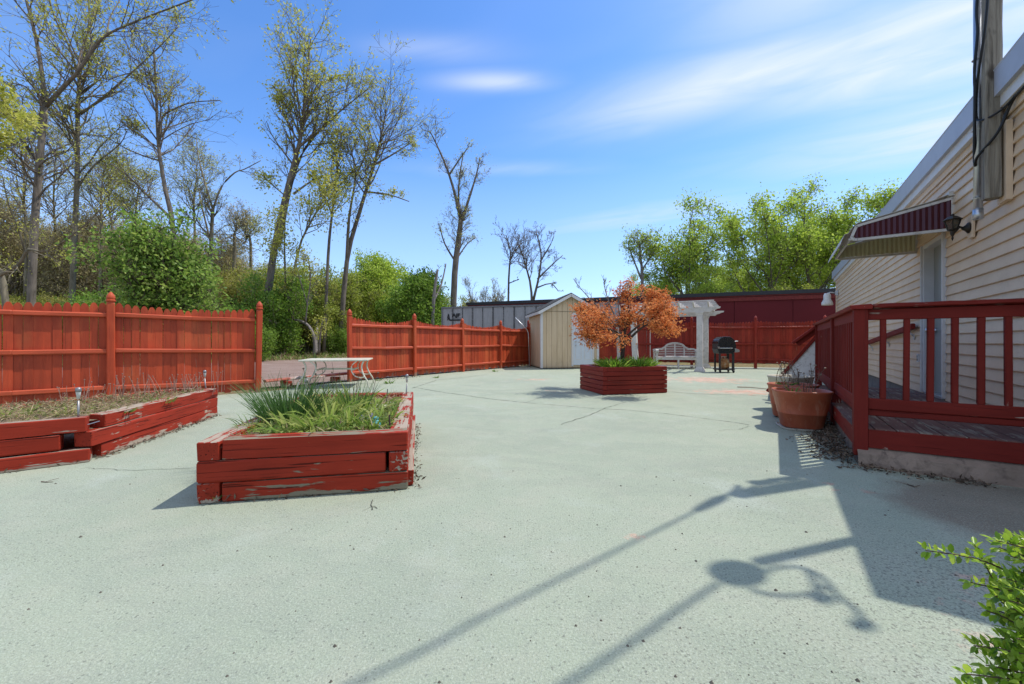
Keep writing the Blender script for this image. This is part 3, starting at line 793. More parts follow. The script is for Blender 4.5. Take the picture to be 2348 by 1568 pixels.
# floodlight at the far corner
fl = thing('floodlight', 'old white floodlight at the far corner of the cream house', 'floodlight', W(15.5, 2.4, .03))
mb = MB(); slab(15.42, 15.58, 2.52, 2.66, .03, .1); part(mb, 'junction_box', m_metal, fl)
mb = MB(); mb.tube([W(15.5, 2.6, .1), W(15.5, 2.62, .22), W(15.5, 2.6, .3)], .02, 6); mb.lathe([(.07, .18), (.10, .12), (.10, -.02), (.15, -.12), (.16, -.2), (.14, -.21)], W(15.5, 2.42, .3), 12); part(mb, 'lamp_housing', m_white, fl, smooth=True)
# ------------------------------------------------------------------ deck by the door
P0 = V(2.80, 3.26, 0)
def D(s, t, z): return P0+u*s+v_*t+UP*z
TW = 1.165; SE = 3.95
deck = thing('deck', 'maroon railed timber deck in front of the grey house door', 'deck', D(0, 0, 0))
def dbox(mb, s0, s1, t0, t1, z0, z1): mb.box((D(s0, t0, z0)+D(s1, t1, z1))/2, u, v_, UP, s1-s0, t1-t0, z1-z0)
for k, (s, t, zb, zt) in enumerate(((0, 0, .075, 1.268), (1.62, 0.0, .0, 1.268), (SE-.09, 0.0, .0, 1.268))):
    mb = MB(); mb.rbar(D(s+.045, t+.045, zb), D(s+.045, t+.045, zt), .09, .09, up=u, n=6, jit=.0015, c=.006); part(mb, 'post', m_deck_v, deck)
# rails
mb = MB(); mb.rbar(D(-.03, .045, 1.285), D(-.03+SE+.08, .045, 1.285), .14, .034, n=10, jit=.004, c=.008); part(mb, 'top_rail', m_deck_y, deck)
mb = MB(); mb.rbar(D(.045, .118, 1.285), D(.045, TW-.03, 1.285), .14, .034, n=10, jit=.004, c=.008); part(mb, 'top_rail', m_deck_x, deck)
mb = MB(); mb.rbar(D(.09, .045, 1.222), D(SE-.09, .045, 1.222), .04, .088, n=6, jit=.001, c=.005); part(mb, 'upper_rail', m_deck_y, deck)
mb = MB(); mb.rbar(D(.045, .09, 1.222), D(.045, TW-.03, 1.222), .04, .088, n=6, jit=.001, c=.005); part(mb, 'upper_rail', m_deck_x, deck)
mb = MB(); mb.rbar(D(.09, .045, .50), D(SE-.09, .045, .50), .04, .088, n=6, jit=.001, c=.005); mb.rbar(D(.09, .052, .428), D(SE-.09, .052, .428), .035, .05, n=6, jit=.001, c=.005); part(mb, 'bottom_rail', m_deck_y, deck)
mb = MB(); mb.rbar(D(.045, .09, .50), D(.045, TW-.03, .50), .04, .088, n=6, jit=.001, c=.005); mb.rbar(D(.052, .09, .428), D(.052, TW-.03, .428), .035, .05, n=6, jit=.001, c=.005); part(mb, 'bottom_rail', m_deck_x, deck)
rg2 = random.Random(5)
bm = None
for px in (2038.7, 2094, 2150, 2208, 2270, 2336):
    r = (px-CX)/F; t = (r*3.24-2.80-.5526*.045)/(.8334+.5526*r)
    mb = MB(); mb.rbar(D(.05, t, .545), D(.045+rg2.uniform(-.004, .004), t+rg2.uniform(-.004, .004), 1.18), .036, .036, up=u, n=4, jit=.001, c=.004); part(mb, 'baluster', m_deck_v, deck)
s = .19
while s < SE-.12:
    if abs(s-1.665) > .08:
        mb = MB(); mb.rbar(D(s, .045, .545), D(s+rg2.uniform(-.004, .004), .045, 1.18), .036, .036, up=u, n=4, jit=.001, c=.004); part(mb, 'baluster', m_deck_v, deck)
    s += .115
# boards run away from the camera
mb = MB(); k = 9; bw = TW/k
for i in range(k):
    mb.box(D(SE/2+.01, bw*(i+.5), .288), u, v_, UP, SE-.02, bw-.007, .026)
part(mb, 'deck_board', m_boards, deck, bevel=.003)
mb = MB(); mb.rbar(D(.02, .09, .222), D(.02, TW, .222), .038, .148, n=8, jit=.002, c=.005); part(mb, 'rim_board', m_deck_x, deck)
mb = MB(); mb.rbar(D(.09, .02, .222), D(SE, .02, .222), .038, .148, n=8, jit=.002, c=.005); part(mb, 'rim_board', m_deck_y, deck)
mb = MB()
seg = 16; base = []
for i in range(seg+1):
    t = .02+(TW-.02)*i/seg
    base.append([D(-.06+.02*mnoise.noise((t*5, 1, 0)), t, -.01), D(-.03+.015*mnoise.noise((t*7, 2, 0)), t, .10+.01*mnoise.noise((t*6, 3, 0))), D(.02, t, .145), D(.3, t, .145)])
for i in range(seg):
    for j in range(3): mb.quad(base[i][j], base[i+1][j], base[i+1][j+1], base[i][j+1])
dbox(mb, .04, SE, .03, .3, -.01, .144)
part(mb, 'footing', m_conc, deck)
# stair at the far end: white side panel, red trim and sloping handrail
stair = thing('deck_stair', 'white panelled stair with red sloping rails at the far end of the deck', 'stair', D(SE, 0, 0))
def S(t, z, s=SE+.02): return D(s, t, z)
mb = MB(); mb.prism([(0.06, 0), (.06, 1.10), (.0, 1.06), (-.62, .16), (-.62, 0)], S(0, 0), v_, UP, u, .03); part(mb, 'side_panel', m_white, stair)
mb = MB(); mb.rbar(S(.05, 1.13, SE+.02), S(-.66, .14, SE+.02), .06, .05, n=6, jit=.002, c=.006); part(mb, 'trim', m_deck_y, stair)
mb = MB(); mb.rbar(S(.06, 1.29, SE+.04), S(-.30, .98, SE+.04), .15, .04, n=6, jit=.003, c=.008); mb.rbar(S(.05, 1.22, SE+.05), S(-.24, .965, SE+.05), .04, .09, n=4, jit=.002, c=.006); part(mb, 'handrail', m_deck_y, stair)
for k in range(3):
    mb = MB(); mb.box(S(-.10-.2*k, .235-.075*k, SE+.55), u, v_, UP, .95, .23, .035); mb.box(S(-.02-.2*k, .17-.075*k, SE+.55), u, v_, UP, .95, .02, .10); part(mb, 'step', m_boards, stair)
# leaf litter against the footing
rg = np.random.default_rng(11)
P = []
for k in range(2600):
    s_ = rg.uniform(-.25, 2.4); 
    if s_ < 0:
        t_ = rg.uniform(-.12, .75); e = abs(rg.normal(0, .05)); p = D(-.08-e, t_, 0)
        hz = .05*math.exp(-(e/.06))*math.exp(-max(0, t_)*3)
    else:
        e = abs(rg.normal(0, .13)); p = D(s_, .0-e, 0); hz = .07*math.exp(-(e/.1)**2)
    P.append((p.x, p.y, hz*rg.uniform(.3, 1)+.006))
P = np.array(P); D_ = rg.normal(size=P.shape); D_[:, 2] *= .25
vf = leaf_quads(P, rg.uniform(.018, .05, len(P)), rg, .4, 0, D_*1.2)
part(vf, 'leaf_litter', m_lit, kind='stuff', label='dark dead leaves and twigs piled along the foot of the deck')
# big terracotta pots beside the deck
n = NT('terracotta plastic'); f = n.noise(n.mapping(), 5, 5); c = n.mix(n.ramp(f, [(.35, 0.), (.7, 1.)]), (.33, .075, .035), (.42, .11, .05))
sc_ = n.noise(n.mapping(), 22, 5, .7); c = n.mix(n.ramp(sc_, [(.64, 0.), (.68, .7)]), c, (.55, .38, .28))
st_ = n.noise(n.mapping(scale=(7, 7, 1.1)), 2.2, 6, .7, .5); c = n.mix(n.ramp(st_, [(.54, 0.), (.72, .45)]), c, (.50, .30, .20)); c = n.mix(n.ramp(st_, [(.28, .6), (.42, 0.)]), c, (.16, .045, .025))
n.bump(sc_, .2, .004); m_terra = n.base(c, .45, .35)
m_cream = plain('cream plastic', (.52, .47, .36), .5, var=.2)
m_soil = plain('dark soil', (.06, .045, .033), .95, var=.6, scale=25, bump=1)
def pot(name, label, c, rt, rb, h, mat, sx, sy, ang, seed, stems, tray=True, green=8):
    t = thing(name, label, 'plant pot', c)
    rim = rt; mb = MB()
    mb.lathe([(rb*.97, 0.02), (rb, .03), (rb+(rim-rb)*.35, h*.40), (rb+(rim-rb)*.37+.004, h*.405), (rb+(rim-rb)*.38, h*.42), (rb+(rim-rb)*.78, h*.80), (rim*.955, h*.81), (rim*.975, h*.93), (rim*1.01, h*.95), (rim*1.02, h*.985), (rim*.99, h), (rim*.93, h*.99), (rim*.90, h*.86)], c, 40, UP, sx, sy, 2.7, ang)
    part(mb, 'pot_body', mat, t, smooth=True)
    mb = MB(); mb.lathe([(0, h*.90), (rim*.4, h*.905), (rim*.915, h*.88)][::-1], c, 30, UP, sx, sy, 2.7, ang); part(mb, 'soil', m_soil, t, smooth=True)
    if tray:
        mb = MB(); mb.lathe([(rb*1.12, .002), (rb*1.16, .02), (rb*1.12, .022), (rb*1.08, .008)], c, 40, UP, sx, sy, 4.5, ang); part(mb, 'saucer', plain('pale tray', (.6, .55, .45)), t)
    r = random.Random(seed); g = np.random.default_rng(seed)
    leaf = []; ms = plain('dry stem '+str(seed), (.17, .12, .085), .9); mh = plain('seed head '+str(seed), (.3, .22, .16), .9)
    for k in range(stems):
        mb = MB(); heads = MB()
        a = r.uniform(0, 6.28); q = r.uniform(.2, .8)*rim
        p = Vector(c)+V(q*math.cos(a)*sx, q*math.sin(a)*sy, h*.88)
        pts = [p]; d = V(r.gauss(0, .25), r.gauss(0, .25), 1).normalized(); L = r.uniform(.12, .36)
        for i in range(4):
            d = (d+V(r.gauss(0, .16), r.gauss(0, .16), .05)).normalized(); pts.append(pts[-1]+d*L/4)
        mb.tube(pts, [.0045, .004, .0035, .003, .0025], 4)
        for j in range(2):
            i = r.randint(1, 3); e = V(r.gauss(0, 1), r.gauss(0, 1), .6).normalized()*r.uniform(.03, .1); mb.tube([pts[i], pts[i]+e*.6, pts[i]+e+V(0, 0, .01)], .002, 3)
            leaf += [tuple(pts[i]+e*.5)]
        dp = part(mb, 'dry_stem', ms, t)
        if r.random() < .7: heads.lathe([(0, -.010), (.012, -.003), (.013, .004), (0, .012)], pts[-1], 6); part(heads, 'seed_head', mh, dp)
    if leaf:
        P = np.repeat(np.array(leaf), 4, axis=0)+g.normal(size=(len(leaf)*4, 3))*.02
        part(leaf_quads(P, g.uniform(.012, .03, len(P)), g, .5), 'withered_leaf', m_lit, t)
    if green:
        a = g.uniform(0, 6.28, green*5); ctr = np.array([c[0]-rim*.3*sx, c[1], c[2]+h*.88])
        P = ctr+np.stack([np.cos(a)*.03, np.sin(a)*.03, a*0], 1); Dd = np.stack([np.cos(a)*.8, np.sin(a)*.8, a*0+g.uniform(.6, 1.4, len(a))], 1)
        part(blades(P, Dd, g.uniform(.07, .15, len(a)), g.uniform(.010, .02, len(a)), g, 3, .7), 'green_shoot', m_green, t)
    return t
pot('plant_pot', 'large terracotta coloured pot of dead stems beside the deck post', V(3.37, 4.64, 0), .270, .19, .445, m_terra, 1.05, .95, R(-20), 1, 9, True, 3)
pot('plant_pot', 'terracotta pot half hidden behind the large one', V(3.70, 5.25, 0), .26, .20, .45, m_terra, 1, 1, R(20), 2, 10, False, 8)
pot('plant_pot', 'cream pot of dry stalks, farthest of the pots along the deck', V(4.12, 5.9, 0), .26, .19, .5, m_cream, 1, 1, R(10), 3, 10, False, 0)
# pale branch lying by the pots
# ------------------------------------------------------------------ stockade fences
def picket(mb, p, d, nrm, w, z0, z1, th, rg):
    """pointed board standing at p, w wide along d"""
    a = w*.5; tip = rg.uniform(.062, .085)
    poly = [(-a, z0), (a, z0), (a, z1-tip), (a*.68, z1-tip*.35), (a*.28, z1), (-a*.28, z1), (-a*.68, z1-tip*.35), (-a, z1-tip)]
    lean = rg.gauss(0, .004)
    dd = (d+nrm*rg.gauss(0, .02)).normalized()
    mb.prism([(x+lean*(y/1.5), y) for x, y in poly], p+nrm*(rg.gauss(0, .0035)-th/2), dd, UP, nrm, th)
def fence(name_label, posts, nrm, seed, paint_p, paint_r, sag=.09, ztop=1.62, base=.045, rails=(1.44, .85, .235), pw=.082, gap0=0, fin=1.83, cat='fence', lean=None):
    t = thing('fence', name_label, cat, posts[0]); rg = random.Random(seed)
    for i, p in enumerate(posts):
        zf = fin+rg.uniform(-.02, .02)
        ln = (lean or {}).get(i, V(rg.gauss(0, .012), rg.gauss(0, .012), 0))
        mb = MB(); d = (posts[min(i+1, len(posts)-1)]-posts[max(i-1, 0)]).normalized()
        q = p+nrm*.03
        mb.rbar(q+V(0, 0, -.05), q+V(0, 0, zf-.19)+ln, .098, .098, up=d, n=6, jit=.002, c=.012)
        po = part(mb, 'post', paint_r if False else paint_p, t)
        mb = MB(); a = math.atan2(d.y, d.x)
        mb.lathe([(.040, -.004), (.040, .012), (.056, .018), (.062, .028), (.062, .045), (.048, .055), (.052, .065), (.056, .085), (.050, .115), (.034, .145), (.012, .175), (0, .182)], q+V(0, 0, zf-.19)+ln, 12, pw=2.6, ang=a)
        part(mb, 'finial', paint_p, po)
    for i in range(len(posts)-1):
        a, b = posts[i], posts[i+1]; d = (b-a); L = d.length; d = d.normalized()
        mb = MB(); k = int((L-.10)/pw); w = (L-.10)/k
        for j in range(k):
            x = .05+w*(j+.5); f = x/L*2-1
            top = ztop-sag*(1-f*f)+rg.gauss(0, .007)
            picket(mb, a+d*x-nrm*.012, d, nrm, w*(.985 if rg.random() < .85 else .95), base+rg.uniform(-.03, .02), top, .018, rg)
        part(mb, 'picket_panel', paint_p, t)
        for z in rails:
            mb = MB(); s0, s1 = rg.gauss(0, .012), rg.gauss(0, .012)
            sm = rg.uniform(.004, .016)
            p0 = a+d*.05+nrm*.03+UP*(z+s0); p1 = b-d*.05+nrm*.03+UP*(z+s1); pm = (p0+p1)/2-UP*sm
            mb.rbar(p0, pm, .052, .072, n=4, jit=.003, c=.014); mb.rbar(pm, p1, .052, .072, n=4, jit=.003, c=.014)
            part(mb, 'rail', paint_r, t)
    return t
NL = V(.665, -.747, 0); NR = V(.815, -.58, 0); NB = V(-.28, -.96, 0).normalized()
fence('red stockade picket fence at left, running behind the low timber bed up to the gap', [F1, F2, F2+(F2-F1), F2+(F2-F1)*2], NL, 3, m_fence, m_fence_rail, sag=.07, ztop=1.66, pw=.098, lean={0: V(.03, .0, 0)})
fence('red stockade picket fence in the middle, running from the gap back to the tan shed', A, NR, 5, m_fence, m_fence_rail, sag=.13, ztop=1.66)
B0 = V(9.25, 15.15, 0); BS = V(-2.13, .64, 0)
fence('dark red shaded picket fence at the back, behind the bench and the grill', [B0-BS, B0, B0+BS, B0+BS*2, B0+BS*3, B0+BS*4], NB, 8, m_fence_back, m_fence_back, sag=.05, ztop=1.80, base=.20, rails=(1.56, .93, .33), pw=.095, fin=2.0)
# low timber lying along the gap
gt = thing('gap_timber', 'faded red and white timber beam lying low across the gap in the red fence', 'beam', V(-5.3, 8.55, 0))
mb = MB(); mb.rbar(V(-5.35, 8.62, .155), V(-4.2, 10.45, .185), .12, .06, n=8, jit=.008, c=.012); part(mb, 'beam', paint('faded beam', (.42, .10, .06), wear=.85, wearcol=(.5, .42, .36), axis='X', ang=R(58)), gt)
for p in (V(-5.1, 9.0, 0), V(-4.45, 10.05, 0)):
    mb = MB(); mb.rbar(p+V(-.12, .05, .06), p+V(.1, -.04, .06), .12, .13, n=3, jit=.006); part(mb, 'block', m_tim_s, gt)
# ------------------------------------------------------------------ timber beds
def bar_course(t, p0, p1, z0, z1, th, mat, seed, inward):
    mb = MB(); d = (p1-p0).normalized(); o = inward*(th/2)
    mb.rbar(p0+o+UP*((z0+z1)/2), p1+o+UP*((z0+z1)/2), th, (z1-z0)-.004, n=max(3, int((p1-p0).length/.25)), jit=.0035, c=.007, rg=random.Random(seed))
    part(mb, 'timber', mat, t)
def soil_mesh(poly, z, amp, name='soil', cells=26, seed=0):
    """bumpy soil over a quadrilateral"""
    a, b, c, d = poly; mb = MB()
    for j in range(cells+1):
        for i in range(cells+1):
            s, t = i/cells, j/cells
            p = (a*(1-s)+b*s)*(1-t)+(d*(1-s)+c*s)*t
            e = min(s, 1-s, t, 1-t)*4
            mb.v.append(V(p.x, p.y, z+amp*min(1, e)*(.6+.8*mnoise.noise((p.x*4, p.y*4, seed)))+.012*mnoise.noise((p.x*22, p.y*22, seed))))
    for j in range(cells):
        for i in range(cells): mb.f.append((j*(cells+1)+i, j*(cells+1)+i+1, (j+1)*(cells+1)+i+1, (j+1)*(cells+1)+i))
    return mb
n = NT('bed soil'); f = n.noise(n.mapping(), 9, 7, .75); f2 = n.noise(n.mapping(), 45, 5, .7)
c = n.mix(n.ramp(f, [(.4, 0.), (.6, 1.)]), (.10, .072, .05), (.26, .19, .12)); c = n.mix(n.ramp(f2, [(.45, 0.), (.65, .8)]), c, (.42, .33, .22)); n.bump(f2, 1, .02)
m_bed = n.base(c, .95, .1)
e1 = V(.98, .201, 0).normalized(); e2 = V(-.224, .9746, 0).normalized()
# --- front bed
fl = V(-1.937, 2.447, 0); BW, BL, TH = 1.257, 2.22, .125
bed = thing('timber_bed', 'flaking red timber planter bed full of chives in the foreground', 'planter', fl)
Pf = lambda x, y: fl+e1*x+e2*y
cz = [0, .128, .262, .394]
g_ = .006
# front face
bar_course(bed, Pf(TH+.012, 0), Pf(BW, 0), cz[0]+.004, cz[1], TH, m_tim_f, 1, e2)
bar_course(bed, Pf(0, -.004), Pf(BW-TH-.02, 0), cz[1], cz[2], TH, m_tim_f, 2, e2)
bar_course(bed, Pf(TH+.012, .002), Pf(BW, .002), cz[2], cz[3], TH, m_tim_f, 3, e2)
# left side, right side, back
for k, (y0) in enumerate((0, TH+g_, -.004)): bar_course(bed, Pf(0, y0), Pf(0, BL), cz[k], cz[k+1]-(.008 if k == 2 else 0), TH, m_tim_s, 11+k, e1)
bar_course(bed, Pf(BW+.035, .06), Pf(BW+.02, BL), cz[0], cz[1]-.01, TH, m_tim_s, 21, -e1)
bar_course(bed, Pf(BW, .0), Pf(BW, BL), cz[1], cz[2], TH, m_tim_s, 22, -e1)
bar_course(bed, Pf(BW, TH+g_), Pf(BW, BL), cz[2], cz[3], TH, m_tim_s, 23, -e1)
for k in range(3): bar_course(bed, Pf(TH+g_, BL), Pf(BW-TH-g_, BL), cz[k], cz[k+1], TH, m_tim_f, 31+k, -e2)
part(soil_mesh([Pf(.08, .08), Pf(BW-.08, .08), Pf(BW-.08, BL-.06), Pf(.08, BL-.06)], .34, .03), 'soil', m_bed, bed, smooth=True)
# --- left bed
C1 = V(-3.53, 3.33, 0); f_ = V(-.78, -.62, 0).normalized(); r_ = e2; RL = 2.16
lb = thing('timber_bed', 'long low red timber bed along the left fence, overgrown with dry weeds', 'planter', C1)
inw_f = V(f_.y, -f_.x, 0)*1.0
if inw_f.dot(r_) < 0: inw_f = -inw_f
inw_r = V(-r_.y, r_.x, 0)
if inw_r.dot(f_) < 0: inw_r = -inw_r
FLn = 2.6
lz = [0, .125, .25, .375]
bar_course(lb, C1+f_*.0-inw_f*.02, C1+f_*FLn-inw_f*.02, lz[0], lz[1]-.012, TH, m_tim_l, 41, inw_f)
bar_course(lb, C1+f_*.168, C1+f_*FLn, lz[1], lz[2], TH, m_tim_l, 42, inw_f)
bar_course(lb, C1+f_*.02, C1+f_*FLn, lz[2], lz[3], TH, m_tim_l, 43, inw_f)
bar_course(lb, C1+r_*.13, C1+r_*RL, lz[0], lz[1], TH, m_tim_s, 44, inw_r)
bar_course(lb, C1+r_*.0-inw_r*.015, C1+r_*RL, lz[1], lz[2], TH, m_tim_s, 45, inw_r)
bar_course(lb, C1+r_*.17, C1+r_*RL, lz[2], lz[3]-.004, TH, m_tim_s, 46, inw_r)
C2 = C1+r_*RL; C3 = V(-5.25, 3.55, 0); C4 = C1+f_*FLn
C2b = C2+V(-.52, .02, 0)
for k in range(3):
    bar_course(lb, C2+inw_r*.13, C2b, lz[k], lz[k+1], TH, m_tim_l, 51+k, V(0, -1, 0))
    bar_course(lb, C2b, C3, lz[k], lz[k+1], TH, m_tim_s, 54+k, V(.75, -.4, 0).normalized())
    bar_course(lb, C3, C4+V(-.3, 0, 0), lz[k], lz[k+1], TH, m_tim_s, 57+k, V(.9, 0, 0))
part(soil_mesh([C4+r_*.05, C1+r_*.06+f_*.06, C2+inw_r*.05-r_*.05, C3+V(.05, 0, 0)], .325, .035, seed=3), 'soil', m_bed, lb, smooth=True)
mb = MB(); a_p = C1+inw_r*.03+f_*.02; mb.tube([a_p+V(.0, .0, .30), a_p+r_*.16+V(.02, 0, .312)], .004, 5); part(mb, 'nail', m_metal, lb)
# --- planting
grng = np.random.default_rng(21)
def clump(name, label, cat, c, n_, spread, L, Wd, mat, lean=.5, droop=.5, seed=0, group=None, seg=4, up=1.0, partname='blades'):
    g = np.random.default_rng(seed); t = thing(name, label, cat, c, group)
    a = g.uniform(0, 6.283, n_); r = np.sqrt(g.uniform(0, 1, n_))*spread
    P = np.array(c[:])+np.stack([np.cos(a)*r, np.sin(a)*r, a*0-.01], 1)
    k = lean*(r/spread+.15)*g.uniform(.5, 1.4, n_)
    Dd = np.stack([np.cos(a)*k+g.normal(size=n_)*.12, np.sin(a)*k+g.normal(size=n_)*.12, np.full(n_, up)], 1)
    part(blades(P, Dd, g.uniform(L[0], L[1], n_), g.uniform(Wd[0], Wd[1], n_), g, seg, droop), partname, mat, t, smooth=True)
    return t
zb = .355
clump('chive_plant', 'tall spiky chive clump at the back left of the front timber bed', 'chives', Pf(.30, .78)+UP*zb, 620, .19, (.2, .46), (.0045, .008), m_chive, .55, .35, 1)
clump('chive_plant', 'thin wispy chive tuft in the middle of the front timber bed', 'chives', Pf(.78, .95)+UP*zb, 110, .08, (.2, .42), (.004, .007), m_chive, .35, .25, 2)
m_strap = leafmat('strap leaves', [(.22, .33, .045), (.34, .43, .085), (.14, .25, .03), (.44, .46, .14), (.28, .38, .06)], .5)
k = 0
for x, y, nn, L, where in ((.42, .36, 46, .17, 'just in front of the tall chives'), (.62, .30, 50, .18, 'front centre of the bed'), (.80, .42, 46, .17, 'beside the thin chive tuft'), (.98, .34, 42, .15, 'next to the teal stone'), (1.04, .62, 40, .16, 'by the right timber'), (.62, .62, 60, .26, 'tallest, right of the chives'), (.70, 1.05, 50, .26, 'behind the thin chive tuft'), (.92, 1.30, 40, .18, 'back right of the bed'), (.50, 1.25, 40, .22, 'behind the tall chives'), (.88, .85, 40, .18, 'in the middle right of the bed')):
    clump('lily_plant', 'bright green strap leaved clump in the front bed, '+where, 'plant', Pf(x, y)+UP*(zb-.01), int(nn*1.45), .12, (L*.65, L*1.45), (.018, .034), m_strap, .9, .95, 30+k, 'strap leaved clumps in the front bed'); k += 1
for x, y, nn, where in ((.20, .30, 60, 'at the front left corner of the front bed'), (.26, .50, 50, 'under the left edge of the tall chives'), (1.0, 1.6, 50, 'at the far right of the front bed'), (.75, 1.75, 50, 'at the far end of the front bed')):
    clump('grass_tuft', 'short mixed grass tuft '+where, 'grass tuft', Pf(x, y)+UP*(zb-.015), nn, .10, (.05, .12), (.005, .01), m_green, .9, .7, 60+k, 'grass tufts in the front bed'); k += 1
for i, (x, y, L, where) in enumerate(((892, 879, .16, 'rooted in the crack in front of the middle fence'), (868, 872, .10, 'beside the foot of the white table leg'), (1000, 866, .10, 'at the foot of the second middle fence panel'), (1135, 852, .12, 'at the foot of the third middle fence panel'))):
    clump('weed_clump', 'small green weed '+where, 'weeds', G(x, y), 34, .07, (L*.4, L), (.012, .022), m_green, 1.0, .6, 140+i)
for x, y, nn, L, where in ((.10, .55, 60, .17, 'spilling over the left timber of the front bed'), (.12, .95, 70, .2, 'over the left timber behind the tall chives'), (.12, 1.4, 60, .2, 'far along the left timber of the front bed')):
    clump('grass_tuft', 'straggling grass '+where, 'grass tuft', Pf(x, y)+UP*.365, nn, .09, (L*.4, L), (.004, .009), m_green, 1.1, .8, 160+k, 'grass tufts in the front bed'); k += 1
# straw mulch and low ground cover
def scatter_in(polyfn, n_, z, L, mat, aspect, g, dz=.03, up=.1):
    x = g.uniform(0, 1, n_); y = g.uniform(0, 1, n_)
    P = np.array([polyfn(a, b)[:] for a, b in zip(x, y)]); P[:, 2] = z+g.uniform(0, dz, n_)
    Dd = g.normal(size=P.shape); Dd[:, 2] = Dd[:, 2]*.25+up
    return leaf_quads(P, g.uniform(L[0], L[1], n_), g, aspect, 0, Dd*1.5)
fb = lambda a, b: Pf(.10+a*(BW-.2), .08+b*(BL-.16))
v1 = scatter_in(fb, 3400, .355, (.03, .14), m_dry, .05, grng, .02)
part(v1, 'straw', m_dry, kind='stuff', label='dry straw and dead stalks lying over the front bed')
m_cover = leafmat('low weeds', [(.12, .22, .03), (.20, .30, .06), (.30, .34, .10), (.08, .15, .02)], .35)
v2 = scatter_in(lambda a, b: Pf(.28+a*.85, .14+b*1.1), 2600, .355, (.02, .05), m_cover, .5, grng, .05, .5)
part(v2, 'ground_cover', m_cover, kind='stuff', label='low leafy weeds between the clumps of the front bed')
# tall dry seed stalks
def stalks(name, label, cat, c, n_, spread, L, seed, mat, headr=.009, hz=.6):
    r = random.Random(seed); t = thing(name, label, cat, c)
    for k in range(n_):
        mb = MB(); hd = MB()
        p = Vector(c)+V(r.gauss(0, spread), r.gauss(0, spread), -.01); d = V(r.gauss(0, .12), r.gauss(0, .12), 1).normalized(); l = r.uniform(*L)
        pts = [p]
        for i in range(4): d = (d+V(r.gauss(0, .07), r.gauss(0, .07), 0)).normalized(); pts.append(pts[-1]+d*l/4)
        mb.tube(pts, [.0032, .003, .0026, .0022, .0018], 4)
        if r.random() < .5: mb.tube([pts[2], pts[2]+V(r.gauss(0, .03), r.gauss(0, .03), .07)], .0017, 3)
        st_ = part(mb, 'stem', mat, t)
        if r.random() < hz: hd.lathe([(0, -headr), (headr, -.003), (headr*1.1, .005), (headr*.5, headr), (0, headr*1.2)], pts[-1], 6); part(hd, 'seed_head', mat, st_)
m_stalk = plain('dead stalks', (.16, .115, .08), .9, var=.5)
stalks('dead_flower', 'brown dead flower stalks with seed heads standing behind the chives', 'dead flower', Pf(.62, 1.5)+UP*.35, 13, .20, (.25, .50), 5, m_stalk)
stalks('dead_flower', 'bare leaning brown twigs at the back left of the front bed', 'dead flower', Pf(.25, 1.6)+UP*.35, 9, .14, (.2, .40), 6, m_stalk, .006, .3)
# flowers, teal stone, stakes
t = thing('purple_flower', 'small purple flowers low in the front bed left of the teal stone', 'flower', Pf(.93, .50)+UP*.36)
g = np.random.default_rng(5); P = np.array(Pf(.93, .50)[:])+np.array([0, 0, .40])+g.normal(size=(130, 3))*np.array([.05, .035, .016]); part(leaf_quads(P, g.uniform(.010, .018, 130), g, .7), 'petal', leafmat('purple petals', [(.28, .20, .50), (.40, .32, .62), (.22, .15, .40)], .3), t)
P = np.array(Pf(.93, .50)[:])+np.array([0, 0, .37])+g.normal(size=(90, 3))*np.array([.05, .035, .014]); part(leaf_quads(P, g.uniform(.015, .03, 90), g, .5), 'leaf', m_green, t)
t = thing('white_flower', 'tiny cream flowers at the right side of the front bed', 'flower', Pf(1.0, .95)+UP*.36)
P = np.array(Pf(1.0, .95)[:])+np.array([0, 0, .41])+g.normal(size=(60, 3))*np.array([.06, .06, .02]); part(leaf_quads(P, g.uniform(.012, .02, 60), g, .8), 'petal', leafmat('cream petals', [(.6, .58, .35), (.7, .68, .5)], .3), t)
P = np.array(Pf(1.0, .95)[:])+np.array([0, 0, .37])+g.normal(size=(80, 3))*np.array([.06, .06, .02]); part(leaf_quads(P, g.uniform(.015, .04, 80), g, .4), 'leaf', m_green, t)
n = NT('teal glazed stone'); n.bsdf.inputs['Coat Weight'].default_value = .5
m_teal = n.base(n.ramp(n.noise(n.mapping(scale=(2, 8, 8)), 4, 3, .5, 1.), [(.4, (.02, .22, .21)), (.6, (.16, .48, .45))]), .25, .5)
mb = MB(); mb.lathe([(0, -.02), (.028, -.01), (.036, .012), (.032, .035), (.018, .05), (.015, .058), (.02, .068), (.012, .078), (0, .08)], Pf(1.02, .30)+UP*.37, 16, sx=1, sy=.8, pw=2.3)
o = part(mb, 'garden_ornament', m_teal, smooth=True, loc=Pf(1.02, .30)+UP*.35); _props(o, 'small round teal glazed ornament in the front bed', 'ornament', None, None)
mb = MB(); p = Pf(1.13, .20); mb.rbar(p+UP*.33, p+V(-.012, .01, .475), .016, .012, up=e1, n=4, jit=.002, c=.003); o = part(mb, 'garden_stake', plain('old wood stake', (.08, .045, .035), .9), loc=p+UP*.33); _props(o, 'short dark wooden stake by the right front corner of the front bed', 'stake', None, None)
mb = MB(); p = Pf(1.0, 1.45); mb.rbar(p+UP*.33, p+V(.01, .01, .52), .018, .01, up=e1, n=4, jit=.002, c=.003); o = part(mb, 'garden_stake', plain('grey stake', (.18, .17, .14), .9), loc=p+UP*.33); _props(o, 'thin grey stake toward the far end of the front bed', 'stake', None, None)
